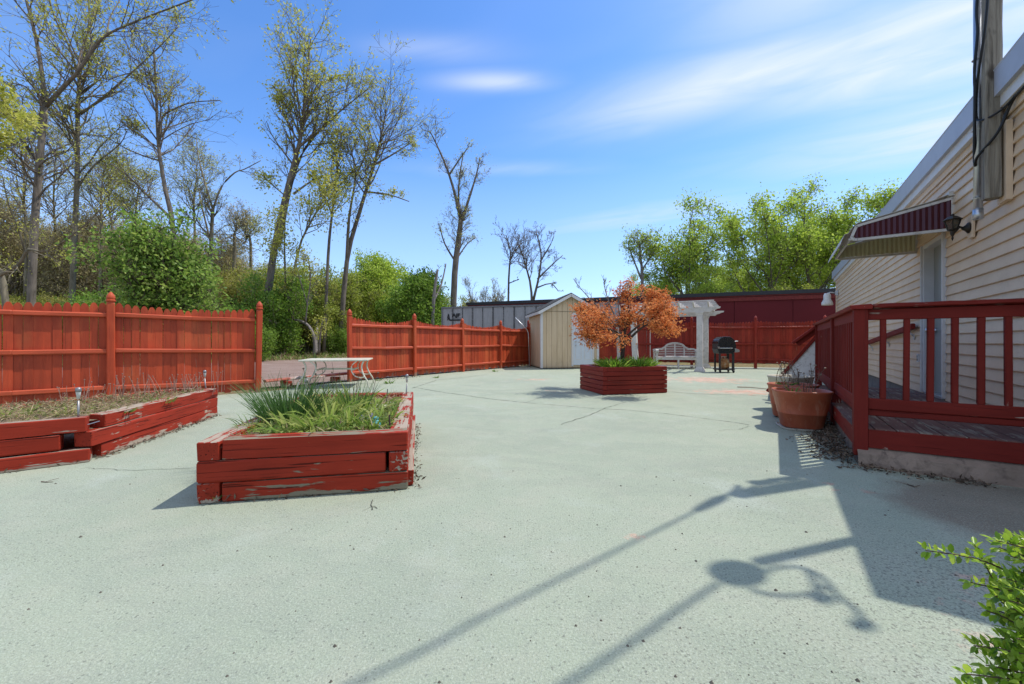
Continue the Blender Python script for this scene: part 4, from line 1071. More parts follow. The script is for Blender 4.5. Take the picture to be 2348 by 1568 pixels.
# solar lights
m_lampm = plain('tarnished lamp metal', (.36, .35, .34), .45, metal=.7, var=.4)
m_clear = plain('frosted lamp glass', (.55, .55, .5), .15, var=.1)
def solar(loc, label, h, rz, lean=(0, 0), metal=m_lampm):
    t = thing('solar_light', label, 'solar light', loc); p = Vector(loc); top = p+V(lean[0], lean[1], h)
    mb = MB(); mb.tube([p-UP*.05, top-UP*.10], .0075, 8); part(mb, 'stake', metal, t, smooth=True)
    mb = MB(); mb.lathe([(.010, -.085), (.016, -.03), (.0155, -.022)], top, 14); part(mb, 'lamp_glass', m_clear, t, smooth=True)
    mb = MB(); mb.lathe([(.018, -.026), (.020, -.018), (.019, 0), (.012, .010), (0, .013)], top, 14); part(mb, 'lamp_cap', metal, t, smooth=True)
solar(C1+f_*.10+r_*.06+UP*.36, 'silver solar stake light at the front corner of the left bed', .25, 0)
solar(C2-r_*.05+inw_r*.12+UP*.36, 'silver solar stake light at the far end of the left bed', .25, 0, (-.015, 0))
solar(Pf(.16, 1.75)+UP*.33, 'tarnished solar light leaning behind the chives, near the white table', .27, 0, (.01, 0))
solar(Pf(1.17, 2.05)+UP*.35, 'grey solar stake light at the far right corner of the front bed', .26, 0, (.015, 0))
# weeds on the left bed
lbf = lambda a, b: (C4*(1-a)+C1*a)*(1-b)+(C3*(1-a)+C2*a)*b
v1 = scatter_in(lambda a, b: lbf(.06+.9*a, .04+.92*b), 5200, .345, (.03, .13), m_dry, .05, grng, .05, .25)
part(v1, 'straw', m_dry, kind='stuff', label='matted dry grass over the left bed')
v2 = scatter_in(lambda a, b: lbf(.06+.9*a, .04+.92*b), 2600, .345, (.015, .045), m_cover, .4, grng, .06, .6)
part(v2, 'ground_cover', leafmat('dull weeds', [(.20, .22, .07), (.28, .26, .10), (.14, .18, .04), (.3, .22, .13)], .3), kind='stuff', label='low dull green weeds over the left bed')
for i, (x, y, nn, L, where) in enumerate(((-4.35, 3.45, 90, .16, 'fresh green clump near the left edge of the left bed'), (-4.05, 3.62, 60, .14, 'yellowish green tuft right of the fresh green clump'), (-3.72, 3.75, 70, .10, 'low weedy tuft by the front corner light of the left bed'), (-3.85, 4.35, 80, .12, 'weedy tuft in the middle of the left bed'))):
    clump('weed_clump', where, 'weeds', V(x, y, .345), nn, .12, (L*.4, L), (.008, .016), m_strap if i < 2 else m_cover, 1.1, .8, 90+i)
for i, (x, y, s, hh) in enumerate(((-4.25, 4.55, 26, .32), (-4.15, 5.1, 34, .30), (-4.6, 4.3, 20, .26))):
    stalks('dry_weed', ('reddish dry weed stems at the middle of the left bed', 'wispy pink seeded weeds at the far end of the left bed', 'pale dry weed stems near the fence in the left bed')[i], 'weeds', V(x, y, .34), s, .16, (hh*.5, hh), 70+i, plain('pinkish weed', (.36, .22, .16), .9, var=.4), .006, .8)
# weed at the foot of the front bed
t = thing('weed_sprout', 'three leaved weed sprouting at the foot of the front bed corner', 'weed', G(485, 1152))
mb = MB(); p = G(487, 1150)
lf = MB()
for dx, dy, h in ((-.02, -.01, .055), (.015, -.02, .04), (-.035, .0, .04), (.05, -.01, .03), (.07, .0, .035)):
    q = p+V(dx, dy-.01, h); mb.tube([p, p+V(dx*.6, dy*.6, h*.7), q], .002, 4)
    for k in range(3):
        a = k*2.1+dx*40; d = V(math.cos(a), math.sin(a), .35).normalized(); s = V(-d.y, d.x, 0)
        lf.poly([q, q+d*.012+s*.010, q+d*.028+s*.010, q+d*.034, q+d*.028-s*.010, q+d*.012-s*.010])
part(mb, 'stem', m_stalk, t); part(lf, 'leaf', m_green, t)
# edge debris under the beds and the right fence
g = np.random.default_rng(8); P = []
for a, b, n_, s in ((C1+r_*.1, C2, 420, .03), (Pf(BW+.04, .0), Pf(BW+.04, BL), 160, .02), (Pf(0, 0), Pf(BW, 0), 60, .012), (A[0]+V(.5, .35, 0), A[1]+V(.1, -.1, 0), 240, .12), (C1, C1+f_*2, 90, .015), (V(5.2, 15.3, 0), V(7.2, 14.9, 0), 200, .12)):
    for k in range(n_):
        p = a.lerp(b, g.uniform()); P.append((p.x+abs(g.normal(0, s)), p.y-abs(g.normal(0, s)), .004+abs(g.normal(0, .008))))
P = np.array(P); Dd = g.normal(size=P.shape); Dd[:, 2] *= .3
part(leaf_quads(P, g.uniform(.012, .05, len(P)), g, .3, 0, Dd), 'debris', m_lit, kind='stuff', label='dead leaves and crumbs of wood along the bed and fence edges')
def twig_thing(pts, r, label, seed, mat=m_stalk, side=4):
    rr = random.Random(seed); mb = MB(); mb.tube(pts, [r*(1-.6*i/(len(pts)-1)) for i in range(len(pts))], 5)
    for k in range(side):
        i = rr.randint(0, len(pts)-2); p = pts[i].lerp(pts[i+1], rr.random()); mb.tube([p, p+V(rr.gauss(0, .03), rr.gauss(0, .03), .01)], r*.4, 3)
    o = part(mb, 'twig', mat, loc=pts[0]); _props(o, label, 'twig', None, None)
twig_thing([G(1690, 887, .02)+V(0, 0, 0), G(1722, 888, .02), G(1760, 892, .02), G(1785, 893, .015)], .012, 'pale fallen twig lying on the patio left of the pots', 2, plain('pale twig', (.3, .24, .18), .9))
twig_thing([G(95, 1104, .004), G(108, 1105, .004), G(122, 1104.5, .004)], .004, 'short brown twig alone on the patio before the left bed', 3, side=1)
twig_thing([G(2080, 1110, .004), G(2096, 1116, .006), G(2108, 1112, .004)], .005, 'small dark twig on the dirt in front of the deck', 4, side=2)
# ------------------------------------------------------------------ boxed maple
ta, tb, tc_ = V(1.709, 7.48, 0), V(3.05, 7.82, 0), V(1.454, 8.53, 0)
tx = (tb-ta).normalized(); ty = (tc_-ta).normalized(); TWd, TL = (tb-ta).length, (tc_-ta).length
tp = thing('tree_planter', 'square stacked board planter box holding the orange maple', 'planter', ta)
Pt = lambda x, y, z=0: ta+tx*x+ty*y+UP*z
hh = .52/6
for k in range(6):
    z = hh*(k+.5)+.004; odd = k % 2; e = .05
    for side in range(4):
        a, b, inn = [(Pt(0, 0), Pt(TWd, 0), ty), (Pt(TWd, 0), Pt(TWd, TL), -tx), (Pt(TWd, TL), Pt(0, TL), -ty), (Pt(0, TL), Pt(0, 0), tx)][side]
        d = (b-a).normalized(); lap = (side % 2) == odd
        a2, b2 = (a+d*0, b-d*0) if lap else (a+d*.092, b-d*.092)
        mb = MB(); mb.rbar(a2+inn*.045+UP*z, b2+inn*.045+UP*z, .085, hh-.007, n=5, jit=.003, c=.006, rg=random.Random(k*7+side)); part(mb, 'timber', m_tim_t if side % 2 == 0 else m_tim_t2, tp)
part(soil_mesh([Pt(.07, .07), Pt(TWd-.07, .07), Pt(TWd-.07, TL-.07), Pt(.07, TL-.07)], .45, .04, cells=12), 'soil', m_bed, tp, smooth=True)
mpl = thing('maple_tree', 'small orange leaved Japanese maple growing in the square box planter', 'tree', V(2.25, 8.12, .46))
sk = Skel(14); m_mb = barkmat('maple bark', (.085, .065, .055))
b0 = V(2.25, 8.12, .40)
cfgm = dict(levels=2, kids=[4, 3], ratio=.6, wander=.22, up=.02, rmin=.004, angle=(25, 60))
stems = [([b0, b0+V(0, 0, .3), b0+V(.02, -.02, .58), b0+V(.06, 0, .95), b0+V(.12, .03, 1.3), b0+V(.18, .03, 1.62)], .055, .012),
         ([b0+V(.02, -.02, .50), b0+V(-.22, -.1, .78), b0+V(-.5, -.15, .98), b0+V(-.82, -.1, 1.08)], .032, .010),
         ([b0+V(.02, -.02, .52), b0+V(.25, -.12, .80), b0+V(.55, -.1, 1.02), b0+V(.85, .0, 1.22)], .032, .010),
         ([b0+V(.03, 0, .62), b0+V(-.05, .3, .9), b0+V(-.25, .55, 1.1), b0+V(-.45, .7, 1.3)], .028, .008),
         ([b0+V(.03, 0, .66), b0+V(.2, -.35, .9), b0+V(.35, -.65, 1.0), b0+V(.45, -.85, 1.0)], .026, .008),
         ([b0+V(.05, 0, .85), b0+V(.3, .1, 1.15), b0+V(.55, .15, 1.35), b0+V(.75, .2, 1.45)], .022, .008),
         ([b0+V(0, 0, .6), b0+V(-.2, -.3, .8), b0+V(-.5, -.55, .85), b0+V(-.75, -.6, .8)], .024, .008)]
for pts, r0, r1 in stems:
    o_, ra = sk.limb(pts, r0, r1, 7, 3); sk.dress(o_, ra, 12, .40, cfgm, .38)
# bare grey branches on the upper left
bare = Skel(3); cfb = dict(levels=1, kids=[4], ratio=.5, wander=.18, up=.12, rmin=.004, angle=(20, 50))
for pts in ([b0+V(0, 0, .75), b0+V(-.3, .05, 1.15), b0+V(-.65, .1, 1.5), b0+V(-.95, .1, 1.85)], [b0+V(-.05, 0, .9), b0+V(-.2, .1, 1.3), b0+V(-.3, .12, 1.6), b0+V(-.35, .15, 1.85)], [b0+V(0, 0, .9), b0+V(-.05, .1, 1.3), b0+V(-.02, .12, 1.6)]):
    o_, ra = bare.limb(pts, .02, .006, 5, 3); bare.dress(o_, ra, 7, .3, cfb, .4)
tr = part(sk.mb, 'trunk', m_mb, mpl, smooth=True)
part(bare.mb, 'bare_branch', barkmat('grey maple bark', (.19, .17, .155)), tr, smooth=True)
# lobed leaves: three slim blades from one point, hanging
g = np.random.default_rng(6); T = np.array([t[0][:] for t in sk.tips]); rel = T-np.array(b0[:])
keep = (rel[:, 2] > .45); T = T[keep]
keep = g.uniform(size=len(T)) < 4300/len(T); T = T[keep]
P = np.repeat(T, 3, axis=0)+g.normal(size=(len(T)*3, 3))*np.array([.085, .085, .045])
lv = []
base = g.normal(size=P.shape); base[:, 2] = base[:, 2]*.35-.55
for k in range(3):
    lv.append(leaf_quads(P, g.uniform(.04, .08, len(P)), np.random.default_rng(50+k), .26, 0, base*1.5))
part(joinq(*lv), 'crown', leafmat('orange maple leaves', [(.70, .20, .05), (.82, .34, .10), (.55, .13, .035), (.86, .46, .18), (.75, .26, .07)], .5), mpl)
for i, (x, y, w) in enumerate(((.42, .35, 'at the left of the maple trunk'), (1.0, .42, 'at the right of the maple trunk'))):
    for_ = clump('hosta_plant', 'bright green leafy clump '+w, 'plant', Pt(x, y, .48), 240, .24, (.2, .34), (.026, .046), leafmat('clump leaves', [(.18, .38, .03), (.28, .48, .06), (.12, .26, .02), (.4, .54, .1)], .5), 1.0, .6, 120+i, None, 3)
mb = MB(); mb.bar(V(2.17, 8.05, .42), V(2.13, 8.05, 1.30), .05, .05, up=V(0, 1, 0)); o = part(mb, 'tree_stake', m_white, loc=V(2.17, 8.05, .42)); _props(o, 'slim white stake propping the orange maple beside its trunk', 'stake', None, None)
# ------------------------------------------------------------------ shed
wv = V(.988, .152, 0).normalized(); dv = V(-.152, .988, 0).normalized()
S0 = V(1.08, 14.77, 0); SWd, SD = 2.22, 2.3; EZ, RZ = 2.17, 2.78
shed = thing('shed', 'tan wooden garden shed with a white door and gable roof', 'shed', S0)
Ps = lambda x, y, z=0: S0+wv*x+dv*y+UP*z
n = NT('tan shed siding'); f = n.noise(n.mapping(scale=(6, 6, .7)), 1.5, 5); f2 = n.noise(n.mapping(), 3, 5, .6)
c = n.mix(n.ramp(f, [(.3, 0.), (.7, 1.)]), (.55, .41, .255), (.64, .49, .32)); c = n.mix(n.ramp(f2, [(.6, 0.), (.8, .4)]), c, (.36, .27, .16))
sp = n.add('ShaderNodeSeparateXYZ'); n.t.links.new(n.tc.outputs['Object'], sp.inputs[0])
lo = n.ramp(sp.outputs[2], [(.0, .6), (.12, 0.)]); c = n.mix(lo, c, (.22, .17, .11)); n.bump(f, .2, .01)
m_shed = n.base(c, .75, .15)
mb = MB()
# front with vertical grooves, in boards
nb = 11; bw_ = SWd/nb
for i in range(nb):
    x0, x1 = i*bw_+.006, (i+1)*bw_-.006
    def rz(x): return EZ+(RZ-EZ)*(1-abs(x-SWd/2)/(SWd/2))
    poly = [(x0, .04), (x1, .04), (x1, rz(x1)-.03)]+([(SWd/2, RZ-.03)] if x0 < SWd/2 < x1 else [])+[(x0, rz(x0)-.03)]
    mb.prism(poly, Ps(0, 0), wv, UP, dv, .03)
ns = 9
for i in range(ns):
    mb.box(Ps(0.015, SD*(i+.5)/ns, (EZ+.04)/2), wv, dv, UP, .03, SD/ns-.012, EZ-.04)
    mb.box(Ps(SWd-.015, SD*(i+.5)/ns, (EZ+.04)/2), wv, dv, UP, .03, SD/ns-.012, EZ-.04)
mb.prism([(0.03, .04), (SWd-.03, .04), (SWd-.03, EZ-.02), (SWd/2, RZ-.05), (.03, EZ-.02)], Ps(0, .03), wv, UP, dv, SD-.04)
part(mb, 'wall', m_shed, shed)
mb = MB(); mb.box(Ps(SWd/2, -.006, EZ-.03), wv, dv, UP, SWd, .012, .012); part(mb, 'gable_seam', plain('seam', (.2, .14, .08)), shed)
n = NT('dark shingles'); m_sh = n.base(n.mix(n.noise(n.mapping(), 18, 4), (.04, .038, .036), (.10, .095, .09)), .9, .1)
mb = MB(); oh = .12
for sgn in (-1, 1):
    e = Ps(SWd/2, -.14, RZ+.015); sl = V(0, 0, 0)
    x = sgn*(SWd/2+oh); zE = EZ-(RZ-EZ)*oh/(SWd/2)
    a = Ps(SWd/2, -.16, RZ+.02); b = Ps(SWd/2+x, -.16, zE+.02); n_ = dv*(SD+.3)
    t_ = UP*.035
    for q in ((a, b, b+n_, a+n_), (a+t_, a+n_+t_, b+n_+t_, b+t_), (a, a+t_, b+t_, b), (b, b+t_, b+n_+t_, b+n_), (a+n_, b+n_, b+n_+t_, a+n_+t_)): mb.quad(*q)
part(mb, 'roof', m_sh, shed)
mb = MB()
for sgn in (-1, 1):
    x = sgn*(SWd/2+oh+.005); zE = EZ-(RZ-EZ)*oh/(SWd/2)
    mb.bar(Ps(SWd/2, -.165, RZ-.035), Ps(SWd/2+x, -.165, zE-.035), .025, .10, ext=.01)
    mb.box(Ps(SWd/2+x, SD/2, zE-.03), wv, dv, UP, .02, SD+.28, .10)
part(mb, 'fascia', m_trim, shed)
mb = MB()
for x in (.02, SWd-.02):
    mb.box(Ps(x, -.012, EZ/2), wv, dv, UP, .085, .024, EZ-.06); mb.box(Ps(x+(-.032 if x < 1 else .032), .035, EZ/2), wv, dv, UP, .024, .09, EZ-.06)
part(mb, 'corner_trim', m_trim, shed)
dx0, dx1 = 1.16, 2.04
mb = MB(); mb.box(Ps((dx0+dx1)/2, -.02, 1.07), wv, dv, UP, dx1-dx0-.14, .03, 1.86); sd = part(mb, 'door', plain('white shed door', (.62, .66, .70), .4, var=.08), shed)
mb = MB()
for x in (dx0+.035, dx1-.035): mb.box(Ps(x, -.018, 1.08), wv, dv, UP, .07, .05, 1.98)
mb.box(Ps((dx0+dx1)/2, -.018, 2.045), wv, dv, UP, dx1-dx0-.14, .05, .07); part(mb, 'frame', m_trim, sd)
mb = MB()
for x in (dx0+.26, dx1-.26):
    for z0_, z1_ in ((.35, 1.0), (1.15, 1.75)):
        for (xx, zz, ww, hh_) in ((x-.11, (z0_+z1_)/2, .02, z1_-z0_), (x+.11, (z0_+z1_)/2, .02, z1_-z0_), (x, z0_, .2, .02), (x, z1_, .2, .02)): mb.box(Ps(xx, -.037, zz), wv, dv, UP, ww, .008, hh_)
part(mb, 'panel_moulding', m_trim, sd)
mb = MB()
for z in (1.02, .88): mb.lathe([(.03, 0), (.032, .012), (.014, .02), (.028, .05), (.02, .07), (0, .072)], Ps(dx0+.15, -.035, z), 10, -dv)
part(mb, 'handle', m_steel, sd)
mb = MB(); mb.box(Ps(SWd/2, SD/2, .02), wv, dv, UP, SWd-.06, SD-.06, .06); part(mb, 'skid', plain('skid', (.06, .05, .04)), shed)
# metal stay leaning on the fence by the shed
o = MB(); o.tube([at(1214, 848, 15.9)+V(0, 0, 0), at(1211, 765, 15.9), at(1208, 756, 15.9), at(1181, 728, 15.6)], .018, 6)
o = part(o, 'metal_pole', m_metal, smooth=True, loc=at(1214, 848, 15.9)); _props(o, 'bent thin metal pole leaning between the fence end and the shed', 'pole', None, None)
# ------------------------------------------------------------------ trailer with lettering
td = V(.955, -.297, 0).normalized(); tn = V(-.297, -.955, 0).normalized()
T0 = V(-3.69, 21.0, 0)
tl = thing('trailer', 'grey panelled box trailer with black lettering behind the red fence', 'trailer', T0)
n = NT('grey trailer panels'); f = n.noise(n.mapping(scale=(5, 5, .5)), 1.6, 6, .7); f2 = n.noise(n.mapping(), 2.2, 6, .7)
c = n.mix(n.ramp(f, [(.35, 0.), (.65, 1.)]), (.27, .275, .27), (.36, .36, .35)); c = n.mix(n.ramp(n.math('MULTIPLY', f, f2), [(.30, 0.), (.42, .55)]), c, (.07, .07, .065)); m_trl = n.base(c, .55, .3)
Pq = lambda x, z, o=0: T0+td*x+tn*o+UP*z
TLn = 9.0; zt = 2.80; zbm = .95
mb = MB(); mb.box(Pq(TLn/2, (zbm+zt)/2, -1.2), td, tn, UP, TLn, 2.4, zt-zbm); part(mb, 'body', m_trl, tl)
mb = MB(); i = 0; rr = random.Random(2)
x = .62
while x < TLn: mb.box(Pq(x, (zbm+zt)/2, .012), td, tn, UP, .035 if i % 2 else .075, .024, zt-zbm-.08); x += .56; i += 1
part(mb, 'panel_seam', plain('dark trailer seams', (.12, .12, .115), .7, var=.7, scale=9, dirt=(.3, .3, .29)), tl)
mb = MB(); mb.box(Pq(TLn/2, zt+.0, .02), td, tn, UP, TLn+.04, .06, .07); mb.box(Pq(.02, (zbm+zt)/2, .015), td, tn, UP, .07, .05, zt-zbm-.1); part(mb, 'top_rail', plain('rail aluminium', (.2, .2, .2), .5, metal=.3), tl)
for x in (1.2, 2.3, 7.2, 8.2):
    mb = MB(); mb.lathe([(.2, -.1), (.44, -.12), (.48, -.05), (.48, .05), (.44, .12), (.2, .1)], Pq(x, .62, -.25), 20, tn); part(mb, 'wheel', m_black, tl)
mb = MB(); mb.box(Pq(TLn/2, .85, -1.2), td, tn, UP, TLn, 1.2, .2); part(mb, 'chassis', m_black, tl)
m_ink = plain('black lettering', (.015, .015, .015), .6, var=.2)
def text(body, size, o, xs=1., bold=0., name='lettering', mat=m_ink, parent=None):
    cu = bpy.data.curves.new('txt', 'FONT'); cu.body = body; cu.size = size; cu.extrude = .004; cu.offset = bold; cu.resolution_u = 3
    ob = bpy.data.objects.new('txt', cu); COL.objects.link(ob)
    dg = bpy.context.evaluated_depsgraph_get(); me = bpy.data.meshes.new_from_object(ob.evaluated_get(dg))
    M_ = Matrix(((td.x*xs, 0, tn.x, o.x), (td.y*xs, 0, tn.y, o.y), (0, 1, 0, o.z), (0, 0, 0, 1)))
    me.transform(M_); me.transform(Matrix.Translation(-WL[parent.name]))
    bpy.data.objects.remove(ob); me.materials.clear(); me.materials.append(mat); me.name = name
    r = bpy.data.objects.new(name, me); COL.objects.link(r); r.parent = parent; WL[r.name] = WL[parent.name]
    return r
text('AJF', .25, Pq(.60, 2.31, .03), 1.30, .010, parent=tl)
lg = MB()
lg.prism([(.26, 2.14), (.31, 2.14), (.37, 2.33), (.42, 2.22), (.46, 2.18), (1.16, 2.18), (1.16, 2.11), (.48, 2.11), (.42, 2.13), (.40, 2.19), (.36, 2.19), (.34, 2.14)], Pq(0, 0, .02), td, UP, tn, .012)
lg.prism([(.31, 2.24), (.36, 2.48), (.40, 2.48), (.48, 2.20), (.43, 2.19), (.38, 2.38), (.345, 2.24)], Pq(0, 0, .0215), td, UP, tn, .012)
part(lg, 'emblem', m_ink, tl)
sl_ = MB()
for k in range(11): sl_.box(Pq(.63+.045*k, 2.25, .03), td, tn, UP, .03, .004, .03)
part(sl_, 'small_lettering', plain('grey lettering', (.15, .15, .15)), tl)
# ------------------------------------------------------------------ maroon building behind
bd = V(.935, -.355, 0).normalized(); bn = V(-.355, -.935, 0).normalized()
L1 = V(-2.86, 26.0, 0)
bl = thing('maroon_building', 'long low maroon building with a black roof edge behind the back fence', 'building', L1)
Pb = lambda x, z, o=0: L1+bd*x+bn*o+UP*z
n = NT('maroon wall'); f = n.noise(n.mapping(), .8, 5, .6); c = n.mix(n.ramp(f, [(.3, 0.), (.7, 1.)]), (.098, .0105, .0135), (.118, .0125, .016)); n.bump(n.noise(n.mapping(), 30, 3), .2, .01); m_mar = n.base(c, .7, .2)
LB = 23.0
mb = MB(); k = 9
for i in range(k): mb.box(Pb(LB*(i+.5)/k, 1.55, -.1), bd, bn, UP, LB/k-.02, .2, 3.1)
mb.box(Pb(LB/2, 1.6, -4), bd, bn, UP, LB-.1, 7.7, 3.3); part(mb, 'wall', m_mar, bl)
mb = MB(); mb.box(Pb(LB/2, 3.20, .01), bd, bn, UP, LB, .10, .2); mb.box(Pb(LB/2, 3.345, .03), bd, bn, UP, LB, .12, .05)
part(mb, 'brick_band', plain('dark red brick band', (.20, .03, .025), .8, var=.5, scale=14), bl)
mb = MB(); mb.box(Pb(LB/2, 3.47, -.0), bd, bn, UP, LB+.2, .26, .19); mb.box(Pb(LB/2, 3.43, -4), bd, bn, UP, LB, 7.9, .12); part(mb, 'roof_edge', plain('black roof edge', (.022, .022, .025), .5, var=.3), bl)
# ------------------------------------------------------------------ pergola
pv = V(.86, -.51, 0).normalized(); pd = V(.51, .86, 0).normalized()   # beams, rafters
PC = V(6.33, 13.42, 0)
pg = thing('pergola', 'white vinyl pergola with scalloped beam ends over the bench', 'pergola', PC)
PW, PD_ = -2.11, 2.16
Pp = lambda x, y, z=0: PC+pv*x+pd*y+UP*z
def column(c, ln=V(0, 0, 0)):
    mb = MB(); a = math.atan2(pv.y, pv.x)+math.pi/4; r = .092*1.414
    mb.lathe([(r*1.75, 0), (r*1.75, .05), (r*1.55, .07), (r*1.5, .09), (r*1.2, .14), (r, .17)], c, 4, UP, 1, 1, 2, a); b_ = part(mb, 'column_base', m_pvc, pg)
    mb = MB(); mb.lathe([(r, .17), (r, 2.0)], c, 4, UP, 1, 1, 2, a)
    if ln.length: 
        for v in mb.v: v += ln*(v.z/2)
    part(mb, 'column', m_pvc, pg)
    mb = MB(); mb.lathe([(r*1.15, 1.90), (r*1.15, 1.93), (r*1.35, 1.97), (r*1.35, 2.0)], c+ln, 4, UP, 1, 1, 2, a); part(mb, 'capital', m_pvc, pg)
for x in (0, PW):
    for y in (0, PD_): column(Pp(x, y), V(-.10, .02, 0) if x and not y else V(0, 0, 0))
def beam_poly(L0, L1, h):
    """side outline of a beam with scrolled ends"""
    return [(L0, h), (L1, h), (L1-.02, h*.72), (L1-.10, h*.62), (L1-.16, h*.42), (L1-.24, h*.30), (L1-.30, 0), (L0+.30, 0), (L0+.24, h*.30), (L0+.16, h*.42), (L0+.10, h*.62), (L0+.02, h*.72)]
for y in (-.09, .09, PD_-.09, PD_+.09):
    mb = MB(); mb.prism(beam_poly(PW-.62, .62, .17), Pp(0, y-.02, 2.0), pv, UP, pd, .04); part(mb, 'beam', m_pvc, pg)
k = 7
for i in range(k):
    x = PW-.28+(.28-PW+.28)*i/(k-1)
    mb = MB(); mb.prism(beam_poly(-.50, PD_+.50, .16), Pp(x-.02, 0, 2.171), pd, UP, pv, .04); part(mb, 'rafter', m_pvc, pg)
for i in range(6):
    y = -.35+(PD_+.7)*i/5
    mb = MB(); mb.box(Pp(PW/2, y, 2.352), pv, pd, UP, -PW+.9, .045, .04); part(mb, 'slat', m_pvc, pg)
# ------------------------------------------------------------------ garden bench (arched back)
BC = V(6.22, 15.05, 0); bx = V(.985, -.17, 0).normalized(); by = V(.17, .985, 0).normalized()
bn_ = thing('garden_bench', 'white wooden bench with an arched slatted back under the pergola', 'bench', BC)
Pk = lambda x, y, z=0: BC+bx*x+by*y+UP*z
HW = .80
for sx in (-1, 1):
    mb = MB(); mb.bar(Pk(sx*(HW-.04), -.28, 0), Pk(sx*(HW-.04), -.28, .62), .07, .07, up=by); part(mb, 'leg', m_pvc, bn_)
    mb = MB(); mb.bar(Pk(sx*(HW-.04), .24, 0), Pk(sx*(HW-.04), .30, .72), .07, .07, up=by); part(mb, 'leg', m_pvc, bn_)
    mb = MB(); mb.lathe([(0, -.05), (.075, -.05), (.075, .05), (0, .05)], Pk(sx*(HW-.04), -.30, .66), 12, bx); mb.bar(Pk(sx*(HW-.04), -.26, .66), Pk(sx*(HW-.04), .28, .62), .08, .04); part(mb, 'armrest', m_pvc, bn_)
mb = MB(); mb.bar(Pk(0, -.28, 0), Pk(0, -.28, .40), .06, .06, up=by); part(mb, 'leg', m_pvc, bn_)
mb = MB()
for k in range(5): mb.box(Pk(0, -.27+.115*k, .43), bx, by, UP, 2*HW-.1, .085, .025)
part(mb, 'seat', m_pvc, bn_, bevel=.006)
mb = MB(); mb.box(Pk(0, -.29, .375), bx, by, UP, 2*HW-.1, .03, .075); mb.box(Pk(0, -.28, .12), bx, by, UP, 2*HW-.1, .04, .05); part(mb, 'apron', m_pvc, bn_)
def arch(x):
    x = abs(x)
    if x < .34: return .80+.20*math.sqrt(max(0, 1-(x/.36)**2))*.95
    if x < .50: return .865-.10*((x-.34)/.16)**.7
    return .765-.05*max(0, (x-.62)/.2)
mb = MB(); xs = [-.80+.04*i for i in range(41)]
for a, b in zip(xs[:-1], xs[1:]):
    p, q = Pk(a, .29, arch(a)-.03), Pk(b, .29, arch(b)-.03); mb.bar(p, q, .045, .065, up=UP, ext=.006)
part(mb, 'back_rail', m_pvc, bn_)
mb = MB()
for z in (.50, .565, .63, .695, .76, .825, .885):
    w_ = max([abs(x) for x in xs if arch(x)-.05 > z] or [0])
    if w_ > .05: mb.box(Pk(0, .29, z), bx, by, UP, 2*min(w_, HW-.06), .02, .026)
part(mb, 'back_slat', m_pvc, bn_)
mb = MB()
for x in (-.34, 0, .34): mb.box(Pk(x, .288, (.42+arch(x)-.05)/2), bx, by, UP, .045, .03, arch(x)-.05-.42)
part(mb, 'back_stile', m_pvc, bn_)
mb = MB(); mb.box(Pk(.15, -.12, .46), bx, by, UP, 1.15, .28, .02); o = part(mb, 'board', m_white, bevel=.008, loc=Pk(.15, -.12, .45)); _props(o, 'pale plank lying on the seat of the white bench', 'board', None, None)
# ------------------------------------------------------------------ gas grill
GC = V(6.96, 13.15, 0); gx = V(.99, -.12, 0).normalized(); gy = V(.12, .99, 0).normalized()
gr = thing('gas_grill', 'black lidded gas barbecue on a wheeled cart beside the pergola column', 'grill', GC)
Pg = lambda x, y, z=0: GC+gx*x+gy*y+UP*z
n = NT('black enamel'); m_en = n.base(n.mix(n.noise(n.mapping(), 8, 3), (.008, .008, .009), (.02, .02, .021)), .25, .5)
m_dk = plain('charcoal metal', (.03, .03, .03), .5, var=.3)
mb = MB()
pr = [(-.24, .78)]+[(-.24+.0, .95)]+[(-.24+.24*(1-math.cos(t)), .95+.23*math.sin(t)) for t in np.linspace(.2, 1.57, 6)]+[(.14, 1.17), (.24, 1.10), (.30, 1.0), (.32, .90), (.32, .78)]
mb.prism([(x, z) for x, z in pr], Pg(0, -.24), gx, UP, gy, .5); part(mb, 'lid', m_en, gr, bevel=.012)
mb = MB(); mb.prism([(-.25, .78), (-.20, .62), (.24, .62), (.32, .78)], Pg(0, -.23), gx, UP, gy, .48); part(mb, 'firebox', m_en, gr, bevel=.01)
mb = MB(); mb.tube([Pg(.28, -.17, 1.02), Pg(.40, -.17, 1.03)], .01, 6); mb.tube([Pg(.28, .17, 1.02), Pg(.40, .17, 1.03)], .01, 6); mb.tube([Pg(.40, -.19, 1.03), Pg(.40, .19, 1.03)], .014, 6); part(mb, 'lid_handle', m_steel, gr)
mb = MB(); mb.prism([(.28, .80), (.42, .74), (.42, .68), (.28, .66)], Pg(0, -.25), gx, UP, gy, .52); cp = part(mb, 'control_panel', plain('grey panel', (.38, .36, .34), .4, metal=.4), gr, bevel=.006)
mb = MB(); mb.tube([Pg(-.20, -.27, .80), Pg(.20, -.27, .80)], .010, 6); mb.box(Pg(-.22, -.26, .82), gx, gy, UP, .05, .04, .06); mb.box(Pg(.14, -.26, .80), gx, gy, UP, .05, .04, .05); part(mb, 'side_bar', m_steel, gr)
mb = MB()
for y in (-.15, .15): mb.lathe([(.02, 0), (.022, .03), (0, .032)], Pg(.42, y, .71), 8, gx)
part(mb, 'knob', m_black, cp)
for x, mt in ((-.17, m_dk), (.24, m_dk)):
    for y in (-.2, .2):
        mb = MB(); mb.bar(Pg(x, y, .06), Pg(x, y, .64), .05 if x < 0 else .07, .04, up=gy); part(mb, 'leg', mt, gr)
        mb = MB(); mb.lathe([(0, -.018), (.05, -.018), (.055, 0), (.05, .018), (0, .018)], Pg(x, y-.03, .052), 12, gx); part(mb, 'wheel', m_black, gr)
